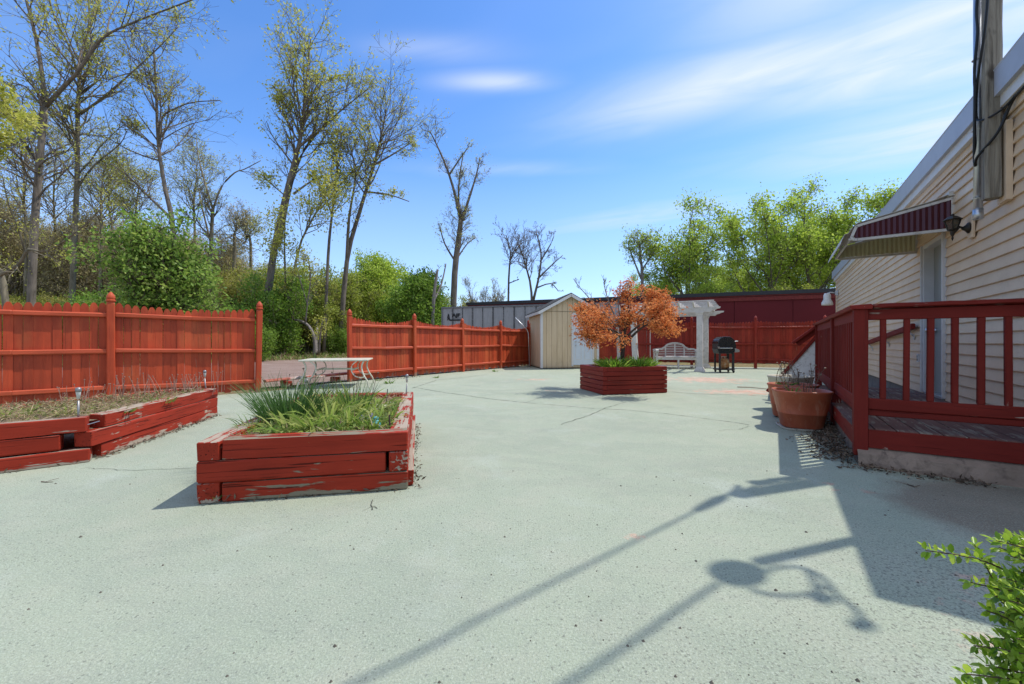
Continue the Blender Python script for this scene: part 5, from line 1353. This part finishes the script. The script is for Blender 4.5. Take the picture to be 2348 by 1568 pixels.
mb = MB(); mb.box(Pg(.03, 0, .10), gx, gy, UP, .52, .44, .03); part(mb, 'shelf', m_dk, gr)
tk = thing('propane_tank', 'rusty tan propane tank standing on the grill cart shelf', 'propane tank', Pg(.04, 0, .115))
n = NT('rusty tank'); f = n.noise(n.mapping(), 7, 6, .7); m_ru = n.base(n.ramp(f, [(.35, (.42, .33, .22)), (.5, (.34, .16, .06)), (.65, (.20, .07, .03))]), .7, .2)
mb = MB(); mb.lathe([(.09, 0), (.10, .01), (.10, .03), (.145, .05), (.152, .08), (.152, .26), (.14, .31), (.10, .345), (.03, .36), (0, .36)], Pg(.04, 0, .115), 20); part(mb, 'cylinder', m_ru, tk, smooth=True)
mb = MB(); c0 = Pg(.04, 0, .46); mb.tube([c0+V(.07*math.cos(t), .07*math.sin(t), .06) for t in np.linspace(0, 5.2, 10)], .012, 5)
for t in (.3, 2.4, 4.4): mb.bar(c0+V(.07*math.cos(t), .07*math.sin(t), 0), c0+V(.07*math.cos(t), .07*math.sin(t), .06), .02, .02, up=V(1, 0, 0))
part(mb, 'collar', plain('pale collar', (.5, .42, .3), .6), tk)
mb = MB(); mb.lathe([(.02, -.005), (.02, .05), (.03, .06), (0, .07)], c0, 8); part(mb, 'valve', m_br, tk)
# ------------------------------------------------------------------ patio table
tt = thing('patio_table', 'white garden table with looping scroll legs by the gap in the fence', 'table', V(-3.9, 9.0, 0))
m_tb = plain('yellowed white enamel', (.62, .60, .48), .4, var=.15, dirt=(.45, .42, .3))
c00, c01 = V(-3.2, 8.75, 0), V(-4.5, 8.45, 0)
txv = (c00-c01).normalized(); tyv = V(-txv.y, txv.x, 0); TLg = (c00-c01).length; TWt = .95; TZ = .60
Pz = lambda x, y, z=0: c01+txv*x+tyv*y+UP*z
mb = MB(); mb.box(Pz(TLg/2, TWt/2, TZ), txv, tyv, UP, TLg+.06, TWt+.06, .034); part(mb, 'tabletop', m_tb, tt, bevel=.01)
for x, y, sx, sy in ((0, 0, -1, -1), (TLg, 0, 1, -1), (0, TWt, -1, 1), (TLg, TWt, 1, 1)):
    mb = MB(); pts = [(-.06, TZ-.02), (-.10, TZ-.12), (-.09, TZ-.24), (-.04, TZ-.36), (.02, TZ-.46), (.05, .03), (.06, .0)]
    sk_ = Skel(1); sk_.limb([Pz(x+sx*a*1.0, y+sy*a*.4, z) for a, z in pts], .019, .015, 8, 4)
    part(sk_.mb, 'leg', m_tb, tt, smooth=True)
for x, sx in ((0, -1), (TLg, 1)):
  for y, sy in ((0, -1), (TWt, 1)):
    sk_ = Skel(1); sk_.limb([Pz(x+sx*a, y, z) for a, z in ((-.20, TZ-.02), (-.29, TZ-.10), (-.31, TZ-.22), (-.24, TZ-.34), (-.12, TZ-.38), (-.02, TZ-.36))], .013, .011, 7, 4)
    part(sk_.mb, 'scroll_brace', m_tb, tt, smooth=True)
mb = MB(); mb.box(Pz(TLg/2, TWt/2, TZ-.21), txv, tyv, UP, TLg-.55, .10, .035); mb.box(Pz(.3, TWt/2, TZ-.21), txv, tyv, UP, .04, TWt-.1, .03); mb.box(Pz(TLg-.3, TWt/2, TZ-.21), txv, tyv, UP, .04, TWt-.1, .03); part(mb, 'stretcher', m_tb, tt)
# ------------------------------------------------------------------ trees and woods
m_bark = barkmat('grey brown bark', (.17, .142, .112), .5)
m_bark2 = barkmat('olive bark', (.185, .16, .11), .5)
m_bare = barkmat('dead grey bark', (.21, .185, .165), .6)
m_bud = leafmat('yellow green buds', [(.42, .45, .06), (.57, .56, .10), (.31, .34, .045), (.62, .58, .16), (.48, .50, .08)], .5)
m_spring = leafmat('spring green leaves', [(.33, .46, .045), (.46, .58, .08), (.23, .35, .03), (.56, .66, .14), (.39, .52, .055)], .55)
m_deep = leafmat('deep green leaves', [(.17, .30, .035), (.26, .41, .055), (.11, .20, .025), (.36, .49, .09)], .5)
m_olive = leafmat('olive brush', [(.29, .30, .05), (.40, .39, .08), (.20, .21, .04), (.46, .40, .14)], .5)
m_tan = leafmat('tan twig ends', [(.50, .41, .22), (.60, .52, .27), (.38, .31, .17), (.52, .52, .17)], .5)
m_twig = barkmat('thicket twigs', (.29, .24, .175), .8)
def traced(name, label, Y, limbs, seed, bark, leaf, per, lsize, dress=9, dl=.30, cfg=None, group=None, cat='tree', jit=.5, spread=.12):
    """a tree whose main limbs follow the surveyed lines; limb: (points, width at base px, width at tip px)"""
    c = dict(levels=2, kids=[6, 5], ratio=.56, wander=.17, up=.10, rmin=.0038*Y/16, angle=(25, 60)); c.update(cfg or {})
    k = F/Y; sk = Skel(seed); rr = random.Random(seed+100)
    root = None
    for li, (pts, w0, w1) in enumerate(limbs):
        ph = rr.uniform(-1, 1)*jit if li else 0
        P = [at(x, y, Y+ph*3*(i/(len(pts)-1))) for i, (x, y) in enumerate(pts)]
        if root is None: root = V(P[0].x, P[0].y, ground_z(P[0].x, P[0].y))
        if li == 0:
            if P[0].z > root.z: P[0] = V(P[0].x, P[0].y, root.z-.1)
        k2 = k*math.hypot(1, P[0].x/P[0].y)
        d, ra = sk.limb(P, w0/k2/2, max(w1/k2/2, .01), 8 if li == 0 else 6, 3)
        L = sum((d[i+1]-d[i]).length for i in range(len(d)-1))
        n_ = max(3, int(dress*L/4.5*(16/Y)**.3))
        sk.dress(d, ra, n_, min(L*dl, 2.8*Y/16), c, .38 if li == 0 else .12)
    t = thing(name, label, cat, root, group)
    part(sk.mb, 'trunk', bark, t, smooth=True)
    if leaf and per > 0:
        part(sk.leaves(per, lsize, seed, spread*Y/16), 'crown', leaf, t)
    return t
traced('tree', 'tallest forked tree at the far left, its long right limb arching over the thicket', 16, [
    ([(66, 700), (78, 540), (90, 380), (104, 235)], 26, 17), ([(104, 240), (92, 140), (76, 60), (58, -10), (50, -80)], 14, 5),
    ([(104, 245), (150, 195), (176, 168), (215, 112), (248, 78), (330, 42), (440, 0), (500, -25)], 14, 3), ([(178, 168), (185, 120), (208, 55), (225, -20)], 7, 3), ([(246, 80), (252, 40), (278, -5)], 6, 2),
    ([(100, 250), (60, 200), (20, 190), (-40, 175)], 6, 2), ([(112, 235), (160, 160), (120, 90), (100, 20)], 4, 2)], 1, m_bark, m_bud, .55, .11, 10, .32, spread=.07)
traced('tree', 'straight tall tree second from the left, with a limb sweeping up to the right', 18, [
    ([(160, 700), (170, 560), (177, 400), (178, 270), (182, 180)], 18, 10), ([(182, 185), (160, 110), (125, 40), (105, -30)], 8, 3), ([(184, 262), (238, 222), (300, 168), (365, 108), (410, 60)], 9, 2),
    ([(176, 320), (140, 250), (110, 210)], 6, 2), ([(178, 430), (215, 380), (275, 330), (290, 300)], 8, 2), ([(182, 180), (195, 110), (205, 40), (200, -20)], 7, 2)], 2, m_bark2, m_bud, .6, .11, 10, .32, spread=.07)
traced('tree', 'dark leaning tree third from the left above the green bush', 19, [
    ([(404, 700), (398, 540), (378, 430), (363, 330), (358, 210), (352, 110)], 17, 4), ([(398, 505), (340, 450), (292, 402), (250, 372)], 9, 2), ([(364, 330), (372, 270), (400, 250), (440, 235), (505, 230)], 8, 2), ([(360, 260), (335, 220), (320, 180)], 5, 2), ([(366, 345), (382, 280), (392, 200)], 5, 2)], 3, m_bark, m_bud, .4, .10, 9, .32, spread=.07)
traced('bare_tree', 'thin bare tree with a bent branch at the right of the left thicket', 22, [
    ([(478, 700), (484, 560), (488, 478)], 11, 8), ([(488, 480), (470, 420), (455, 360), (450, 320)], 6, 2), ([(488, 480), (508, 428), (538, 396), (560, 388), (598, 368)], 6, 2), ([(484, 560), (462, 470), (455, 430)], 6, 2)], 4, m_bark2, m_bud, .2, .09, 8, .25)
traced('tree', 'tall leaning tree left of the gap, with a bushy yellow green crown', 22, [
    ([(596, 710), (628, 575), (662, 420), (688, 320), (698, 230), (712, 90)], 22, 3), ([(640, 560), (668, 420), (700, 340), (760, 272), (845, 203)], 12, 2), ([(690, 318), (660, 250), (625, 195)], 6, 2), ([(672, 445), (720, 412), (765, 400)], 6, 2), ([(696, 240), (740, 190), (790, 170)], 5, 2), ([(692, 300), (680, 200), (678, 110)], 5, 2), ([(655, 450), (620, 420), (600, 400)], 4, 2)], 5, m_bark, m_bud, .85, .14, 10, .27, spread=.12)
traced('tree', 'slim forked tree right of the tall leaning one, reaching out to the right', 24, [
    ([(778, 715), (795, 600), (826, 480), (855, 385), (872, 320), (885, 250)], 14, 3), ([(838, 440), (890, 446), (938, 462)], 5, 2), ([(858, 378), (915, 345), (948, 322)], 5, 2), ([(795, 600), (800, 500), (815, 400), (800, 330)], 9, 2), ([(812, 410), (840, 350), (850, 300)], 5, 2)], 6, m_bark, m_bud, .6, .12, 11, .26, spread=.08)
traced('tree', 'thin dark stemmed tree with fresh leaves between the two leaning trees', 23, [
    ([(742, 715), (752, 590), (760, 500), (772, 400), (770, 340)], 9, 3), ([(760, 490), (740, 440), (720, 400)], 4, 2), ([(766, 440), (800, 400), (820, 380)], 4, 2)], 7, m_bark, m_bud, .9, .15, 9, .28, spread=.12)
traced('tree', 'young slanting sapling just right of the tall leaning trunk', 21, [([(642, 715), (680, 590), (712, 510), (742, 460)], 8, 3), ([(655, 660), (652, 560), (655, 480)], 6, 2)], 8, m_bark2, m_bud, 1.6, .13, 8, .3, spread=.2)
traced('bare_tree', 'tall bare tree with a forked crown standing over the grey trailer', 27, [
    ([(1036, 725), (1042, 630), (1052, 545), (1056, 505)], 17, 11), ([(1056, 508), (1044, 450), (1024, 385), (1000, 330), (985, 300)], 8, 2), ([(1054, 510), (1051, 430), (1062, 350)], 6, 2), ([(1057, 510), (1076, 452), (1092, 400), (1100, 360)], 8, 2), ([(1044, 600), (1020, 560), (1008, 520)], 5, 2), ([(1030, 400), (1050, 370), (1075, 335)], 5, 2), ([(1043, 600), (1070, 560), (1090, 545)], 4, 2)], 9, m_bark, m_bud, .35, .09, 13, .22)
traced('tree_snag', 'broken pale dead trunk in front of the round green tree', 25, [([(989, 760), (993, 700), (998, 650), (1003, 618)], 11, 5), ([(994, 690), (1012, 650), (1022, 605)], 6, 3)], 10, m_bare, None, 0, 0, 1, .15, cat='dead tree')
traced('bare_tree', 'slim bare tree left of the pair behind the trailer roof', 38, [([(1164, 720), (1166, 640), (1170, 580), (1160, 540)], 6, 2), ([(1168, 600), (1185, 560), (1190, 545)], 4, 1.5), ([(1165, 650), (1190, 640)], 3, 1.5)], 11, m_bark, None, 0, 0, 8, .25)
traced('bare_tree', 'spreading bare forked tree just left of the shed roof', 38, [([(1221, 720), (1218, 670), (1205, 610), (1190, 560)], 8, 2), ([(1222, 690), (1236, 630), (1240, 580), (1228, 530)], 7, 2), ([(1232, 640), (1262, 610), (1290, 585)], 5, 1.5), ([(1238, 600), (1262, 560), (1270, 540)], 4, 1.5), ([(1230, 660), (1262, 650), (1280, 668)], 4, 1.5)], 12, m_bark, None, 0, 0, 12, .3, dict(up=.04))
traced('tree', 'leafy tree at the left edge leaning into the photo with yellow green foliage', 11, [([(-150, 760), (-140, 520), (-120, 380), (-90, 250)], 24, 12), ([(-110, 330), (-60, 290), (-10, 270), (40, 255)], 10, 3), ([(-125, 420), (-60, 380), (0, 340), (45, 330)], 9, 3), ([(-100, 280), (-50, 220), (10, 200)], 8, 3)], 13, m_bark, m_bud, 1.6, .10, 8, .3, spread=.16)
traced('bare_tree', 'crooked bare tree at the far left edge with low branches over the fence', 13, [([(25, 715), (8, 650), (-12, 610)], 22, 15), ([(-30, 640), (20, 622), (48, 600), (66, 572), (110, 575), (190, 520), (230, 480)], 16, 3), ([(60, 585), (40, 520), (20, 470), (5, 400)], 7, 2), ([(70, 575), (120, 590), (190, 585)], 6, 2)], 14, m_bark2, m_bud, .4, .07, 10, .25, dict(up=.04))
traced('shrub', 'crooked pale stemmed shrub and shredded stump seen through the gap', 21, [([(722, 812), (720, 775), (708, 748), (690, 736), (672, 730), (664, 700), (660, 670)], 9, 3), ([(722, 812), (724, 780), (728, 750)], 14, 6), ([(730, 812), (734, 770), (738, 740)], 8, 2), ([(700, 742), (705, 690), (712, 640), (706, 590)], 5, 2), ([(705, 700), (690, 650), (680, 610)], 4, 1.5)], 15, m_bare, m_bud, .9, .09, 10, .3, cat='shrub')
for i, (x0, x1, yt, Y, lab) in enumerate(((55, 60, 300, 24, 'grey trunk behind the tallest left tree'), (120, 130, 330, 26, 'slim twiggy tree between the first two tall trees'), (225, 240, 370, 25, 'thin straight tree left of the green bush'), (262, 250, 400, 27, 'second thin tree left of the green bush'), (305, 320, 420, 24, 'slim tree directly behind the green bush'), (440, 452, 390, 28, 'pale slender tree right of the dark leaning tree'), (530, 545, 520, 27, 'short twiggy tree left of the tall leaning trunk'), (575, 565, 540, 29, 'small twiggy tree just left of the tall leaning trunk'))):
    traced('slender_tree', lab, Y, [([(x0, 720), ((x0*2+x1)/3+3, 560), ((x0+2*x1)/3-4, (560+yt)/2), (x1, yt)], 10 if i % 2 else 13, 2)], 40+i, m_bark2, m_bud if i % 3 else m_tan, 1.0 if i % 3 else .5, .10, 14, .24, group='slender trees of the left thicket')
# shrubs and thicket: one prototype of each kind, then copies
def shrub(name, label, loc, h, wd, seed, leaf, per, lsize, bark, stems=9, cfg=None, cat='shrub', group=None, spread=.14, flat=0):
    rr = random.Random(seed); sk = Skel(seed); p = Vector(loc)
    c = dict(levels=2, kids=[5, 4], ratio=.58, wander=.2, up=.10, rmin=.006, angle=(25, 65)); c.update(cfg or {})
    for k in range(stems):
        a = rr.uniform(0, 6.28); tilt = rr.uniform(.05, 1)*wd/h
        top = p+V(math.cos(a)*tilt*h*.5, math.sin(a)*tilt*h*.5, h*rr.uniform(.55, .95)*(1-.3*flat*(tilt*h/wd)))
        b = p+V(rr.gauss(0, wd*.05), rr.gauss(0, wd*.05), -.1)
        m1 = b.lerp(top, .4)+V(rr.gauss(0, .1), rr.gauss(0, .1), h*.06)
        d, ra = sk.limb([b, m1, top], .022*h/2.5+.012, .008, 5, 4)
        sk.dress(d, ra, int(8+h*1.2), h*.24, c, .12)
    t = thing(name, label, cat, loc, group)
    part(sk.mb, 'stem', bark, t, smooth=True)
    part(sk.leaves(per, lsize, seed, spread), 'foliage', leaf, t)
    return t
def gpt(x, Y): p = at(x, 784, Y); return V(p.x, p.y, ground_z(p.x, p.y))
shrub('bush', 'dense bright green bush rising behind the left fence between the two posts', gpt(374, 10.5), 4.3, 2.3, 3, leafmat('bright bush leaves', [(.18, .32, .045), (.29, .43, .07), (.09, .18, .025), (.42, .52, .12), (.24, .38, .06)], .5), 2.3, .095, barkmat('bush stems', (.10, .08, .055)), 15, dict(kids=[5, 5], up=.10, wander=.22), 'bush', spread=.13, flat=.4)
shrub('bush', 'leafy green bush just behind the right post of the left fence', gpt(640, 21), 3.9, 3.2, 4, m_deep, 3, .12, m_twig, 14, cat='bush', spread=.2)
shrub('tree', 'round dense green tree behind the second post of the middle fence', gpt(965, 26), 5.2, 4.2, 5, m_deep, 4.0, .16, m_twig, 18, dict(up=.03), 'tree', spread=.25, flat=1)
shrub('tree', 'pointed light green tree behind the first post of the middle fence', gpt(868, 30), 7.0, 3.6, 6, m_spring, 3.6, .16, m_twig, 16, None, 'tree', spread=.24)
pa = shrub('thicket_shrub', 'olive brushy thicket shrub in the woods behind the fences', gpt(700, 24.5), 4.6, 3.8, 7, m_olive, 2.0, .12, m_twig, 13, spread=.22, group='thicket shrubs behind the fences')
pb = shrub('thicket_shrub', 'yellowish green thicket shrub in the woods behind the fences', gpt(785, 26), 5.0, 4.0, 8, leafmat('yellow green brush', [(.30, .37, .045), (.42, .48, .08), (.21, .26, .035), (.50, .52, .11)], .5), 2.4, .13, m_twig, 13, spread=.22, group='thicket shrubs behind the fences')
pc = shrub('thicket_tree', 'tan leafless twiggy thicket tree in the woods behind the left fence', gpt(190, 27), 10.0, 5.0, 9, m_tan, 1.5, .11, m_twig, 15, dict(wander=.16, up=.16), 'tree', spread=.2, group='tan thicket trees behind the left fence')
pd_ = shrub('thicket_shrub', 'low dark green thicket shrub right behind the fences', gpt(230, 17), 2.9, 3.2, 10, m_deep, 1.7, .11, m_twig, 11, spread=.2, group='thicket shrubs behind the fences')
rr = random.Random(12)
for proto, spots, lab, grp in (
    (pc, [(20, 25, 1.0), (90, 30, 1.05), (280, 29, .95), (345, 26, .85), (430, 29, .95), (510, 28, .8), (60, 28, .85), (200, 31, .9), (310, 33, .9), (400, 32, .9), (540, 31, .85), (170, 26, .85), (-70, 27, .9), (-20, 34, 1.0), (140, 36, 1.05), (240, 38, 1.0), (380, 37, 1.0), (470, 38, .95), (560, 33, .72), (620, 36, .8), (-150, 30, 1.2)], 'tan leafless twiggy thicket tree in the woods behind the left fence', 'tan thicket trees behind the left fence'),
    (pa, [(30, 21, .62), (95, 20, .6), (150, 22, .68), (215, 21, .62), (-30, 19, .7), (60, 24, .8), (555, 24, .82), (610, 25, .95), (745, 29, 1.0), (840, 33, 1.1), (905, 36, 1.1), (500, 23, .95), (665, 30, 1.35), (530, 26, 1.15), (590, 28, 1.25), (560, 34, 1.45), (480, 30, 1.2), (420, 26, .95), (330, 24, .8), (130, 24, .75), (40, 26, .85), (240, 24, .75), (1075, 38, .95), (1010, 36, .9), (720, 36, 1.35), (800, 40, 1.4)], 'olive brushy thicket shrub in the woods behind the fences', 'thicket shrubs behind the fences'),
    (pb, [(120, 25, .6), (10, 23, .65), (200, 26, .7), (690, 28, 1.0), (740, 24, .72), (830, 28, .95), (900, 31, .95), (945, 38, 1.15), (585, 30, 1.1), (640, 27, 1.2), (520, 31, 1.1), (450, 33, 1.05), (700, 33, 1.35), (820, 36, 1.3), (1030, 42, 1.1), (860, 42, 1.3), (1110, 45, .95), (770, 33, 1.1)], 'yellowish green thicket shrub in the woods behind the fences', 'thicket shrubs behind the fences'),
    (pd_, [(20, 15, .62), (105, 16, .66), (165, 19, .75), (60, 20, .8), (255, 15, .6), (500, 18, .75), (545, 20, .95), (-60, 16, .8), (600, 23.5, .9), (660, 23, .6), (590, 17.5, .55), (780, 23.5, .55)], 'low dark green thicket shrub right behind the fences', 'thicket shrubs behind the fences')):
    for x, Y, s in spots:
        copy_thing(proto, gpt(x, Y), rr.uniform(0, 6.28), s*rr.uniform(.92, 1.08), lab, grp, s*rr.uniform(.9, 1.05))
bp = shrub('bare_shrub', 'fan of bare brown branches behind the trailer right of the tall bare tree', gpt(1115, 36), 6.2, 4.2, 17, m_tan, .3, .1, m_bark2, 14, dict(wander=.13, up=.2, angle=(18, 42)), 'shrub', spread=.15)
copy_thing(bp, gpt(1060, 40), 2., .75, 'lower bare brown brush between the tall bare tree and the fan shaped one')
copy_thing(bp, gpt(1180, 44), 4., .6, 'low bare brush below the slim bare tree behind the trailer')
copy_thing(pb, gpt(1235, 42), 1., .62, 'small green shrub at the foot of the spreading bare tree', 'thicket shrubs behind the fences')
# spring trees behind the maroon building
def crown_tree(name, label, loc, h, wd, seed, leaf, per, lsize, group, forks=7, cfg=None):
    rr = random.Random(seed); sk = Skel(seed); p = Vector(loc)
    c = dict(levels=2, kids=[6, 4], ratio=.55, wander=.17, up=.13, rmin=.012, angle=(25, 60)); c.update(cfg or {})
    tr_, ra = sk.limb([p-UP*.2, p+V(rr.gauss(0, .2), rr.gauss(0, .2), h*.18), p+V(rr.gauss(0, .4), rr.gauss(0, .4), h*.40), p+V(rr.gauss(0, .5), rr.gauss(0, .5), h*.68), p+V(rr.gauss(0, .5), rr.gauss(0, .5), h*.95)], h*.017, .02, 7, 4)
    sk.dress(tr_, ra, 10, h*.15, c, .45)
    for k in range(forks):
        i = int(len(tr_)*rr.uniform(.22, .62)); q = tr_[i]; a = k*2.4+rr.uniform(-.5, .5)
        e = wd*.5*rr.uniform(.6, 1.0); zt_ = h*rr.uniform(.55, .95)
        top = V(p.x+math.cos(a)*e, p.y+math.sin(a)*e, p.z+max(zt_, q.z-p.z+h*.15))
        d, r2 = sk.limb([q, q.lerp(top, .45)+V(math.cos(a), math.sin(a), -.15)*e*.12, top], ra[i]*.62, .018, 6, 4)
        sk.dress(d, r2, 11, h*.15, c, .22)
    t = thing(name, label, 'tree', loc, group)
    part(sk.mb, 'trunk', m_bark, t, smooth=True); part(sk.leaves(per, lsize, seed, .36), 'crown', leaf, t)
    return t
gs = 'spring green trees behind the maroon building'
q1 = crown_tree('spring_tree', 'separate oval green tree with a leaning dark trunk, standing clear in the sky', gpt(1578, 36), 13.9, 5.6, 21, m_spring, 2.0, .21, gs)
q2 = crown_tree('spring_tree', 'broad light green tree left of the tallest one behind the maroon building', gpt(1735, 34), 13.0, 6.4, 22, m_spring, 2.1, .21, gs)
q3 = crown_tree('spring_tree', 'tallest bright green tree behind the maroon building', gpt(1850, 35), 14.4, 7.2, 23, m_spring, 2.0, .21, gs, 9)
for pr_, x, Y, s, lab in ((q2, 1950, 36, 1.14, 'tall green tree between the tallest one and the house roof'), (q1, 2030, 35, 1.05, 'twiggy green tree touching the awning of the house'), (q3, 1640, 40, .72, 'low bright green tree right of the oval tree'), (q2, 1505, 38, .62, 'small green tree at the left end of the green row'), (q3, 1455, 44, .60, 'low green clump of a tree farthest left in the row'), (q1, 1790, 42, .95, 'green tree half hidden behind the broad light green one'), (q2, 1905, 44, 1.12, 'green tree filling in behind the tallest one'), (q3, 1700, 46, .85, 'lower green tree behind the broad light green one'), (q1, 2122, 42, 1.38, 'treetop peeping over the roof edge of the house'), (q2, 1560, 46, .72, 'low green tree behind the oval tree'), (q3, 1990, 48, 1.05, 'green tree in the back beside the house roof'), (q2, 1410, 50, .48, 'little green tree just right of the shed roof'), (q1, 1620, 33, .55, 'short green tree in front of the oval one')):
    copy_thing(pr_, gpt(x, Y), x*.37 % 6.28, s*.95, lab, gs)
traced('vine_tree', 'grey vine tangled bare treetop at the left of the green row', 36, [([(1470, 720), (1472, 640), (1468, 590), (1465, 555)], 10, 3), ([(1470, 640), (1450, 590), (1440, 560)], 5, 2), ([(1471, 620), (1490, 590), (1500, 570)], 5, 2)], 61, m_bare, m_spring, .6, .16, 14, .22, dict(wander=.25))
for i, x in enumerate((1540, 1600, 1665, 1700, 1760, 1805, 1880, 1925, 1965, 2010)):
    copy_thing(pb if i % 2 else pa, gpt(x, 31+(i*7) % 5), x, .92+.05*(i % 3), 'green understorey shrub showing low behind the maroon building', 'understorey shrubs behind the maroon building')
# grasses along the far side of the paving
rgx = np.random.default_rng(31); n_ = 9000
X = rgx.uniform(-14, 3, n_); d = rgx.uniform(0, 1, n_)**1.3*7
base = np.array([V(-4.09, 10, 0)[:]])+np.outer(X*.0+rgx.uniform(-6, 14, n_), [.58, .815, 0])+np.outer(10.2+d, [-.815, .58, 0])
base[:, 2] = [ground_z(a, b) for a, b in base[:, :2]]
Dd = np.stack([rgx.normal(size=n_)*.5, rgx.normal(size=n_)*.5, np.ones(n_)], 1)
half = n_//2
part(blades(base[:half], Dd[:half], rgx.uniform(.15, .5, half), rgx.uniform(.015, .035, half), rgx, 3, .8), 'grass', m_green, kind='stuff', label='rough green grass along the far edge of the brown paving')
part(blades(base[half:], Dd[half:], rgx.uniform(.15, .5, half), rgx.uniform(.012, .03, half), rgx, 3, 1.0), 'dry_grass', m_dry, kind='stuff', label='dry bent grass along the far edge of the brown paving')
# ------------------------------------------------------------------ hedge shrub at the right front corner
sb = V(1.02, .58, 0); HK = .5
hs_ = thing('hedge_shrub', 'bright green small leaved shrub reaching into the right bottom corner', 'shrub', sb)
_at = at
def at(x, y, Y): return _at(x, y, Y*HK)
rr = random.Random(77); sk = Skel(77); nodes = []
tips_ = [at(2122, 1262, 1.34), at(2225, 1335, 1.33), at(2290, 1255, 1.36), at(2232, 1480, 1.22), at(2215, 1545, 1.17), at(2262, 1400, 1.28), at(2318, 1240, 1.38), at(2300, 1350, 1.3), at(2260, 1525, 1.18), at(2330, 1450, 1.22), at(2335, 1310, 1.34), at(2350, 1390, 1.28), at(2310, 1560, 1.15), at(2205, 1580, 1.14)]
for k in range(75): tips_.append(sb+V(rr.gauss(.03, .09), rr.gauss(0, .09), 0)+UP*rr.uniform(.3, .69))
for k in range(30): yy = rr.uniform(1235, 1420); tips_.append(at(rr.uniform(2275, 2390), yy, rr.uniform(1.2, 1.4)))
for k in range(34):
    yy = rr.uniform(1340, 1640); tips_.append(at(rr.uniform(2225+max(0, 1480-yy)*.3, 2370), yy, rr.uniform(1.14, 1.36)))
for i, tpnt in enumerate(tips_):
    b = sb+V(rr.gauss(0, .04), rr.gauss(0, .04), 0)
    if i < 14 or i >= 89: b = V(max(tpnt.x+.09, .85)+rr.uniform(0, .08), tpnt.y+rr.uniform(-.03, .04), max(.02, tpnt.z-.08))
    if i < 14 or i >= 89: sk.limb([sb+V(rr.gauss(0, .03), rr.gauss(0, .03), 0), sb.lerp(b, .5)+UP*.12, b], .004, .0025, 5, 4)
    mid = b.lerp(tpnt, .5)+V(0, 0, .015)
    d, ra = sk.limb([b, mid, tpnt], (.0025 if i < 14 or i >= 89 else .004), .0009, 5, 5)
    L = sum((d[j+1]-d[j]).length for j in range(len(d)-1))
    n_ = int(L/.0075)
    for j in range(n_):
        f = (j+1)/n_*(len(d)-1); a = min(len(d)-2, int(f)); p = d[a].lerp(d[a+1], f-a); tdir = (d[a+1]-d[a]).normalized()
        if j/n_ < (.15 if i < 14 or i >= 89 else .45): continue
        nodes.append((p, tdir, j))
lf = MB()
for p, tdir, j in nodes:
    x = tdir.cross(UP); x = x.normalized() if x.length > .1 else V(1, 0, 0); y = tdir.cross(x)
    for s in (-1, 1):
        a = (j % 2)*math.pi/2+rr.gauss(0, .5)
        o = (x*math.cos(a)+y*math.sin(a))*s
        dd = (o*1.0+tdir*rr.uniform(.25, .9)+UP*rr.uniform(.05, .5)).normalized()
        L = rr.uniform(.0095, .0195); w_ = L*rr.uniform(.42, .58)
        sd = dd.cross(UP+V(rr.gauss(0, .4), rr.gauss(0, .4), 0)).normalized(); nn = sd.cross(dd).normalized()
        if nn.z < 0: nn = -nn
        cup = L*rr.uniform(.05, .16); q0 = p+dd*.0015
        c_ = [q0, q0+dd*L*.5-nn*cup*.3, q0+dd*L-nn*cup*.5]
        l1, l2 = q0+dd*L*.32-sd*w_*.46+nn*cup*.6, q0+dd*L*.70-sd*w_*.42+nn*cup*.5
        r1, r2 = q0+dd*L*.32+sd*w_*.46+nn*cup*.6, q0+dd*L*.70+sd*w_*.42+nn*cup*.5
        n0 = len(lf.v); lf.v += [c_[0], c_[1], c_[2], l1, l2, r1, r2]
        lf.f += [(n0, n0+1, n0+4, n0+3), (n0+1, n0+2, n0+4), (n0, n0+5, n0+6, n0+1), (n0+1, n0+6, n0+2)]
part(sk.mb, 'stem', barkmat('shrub stem', (.13, .09, .06), 2), hs_, smooth=True)
n = leafmat('hedge leaves', [(.13, .26, .015), (.30, .46, .035), (.08, .17, .012), (.46, .58, .07), (.22, .37, .03)], .45, .35, .4)
part(lf, 'foliage', n, hs_, smooth=True)

at = _at
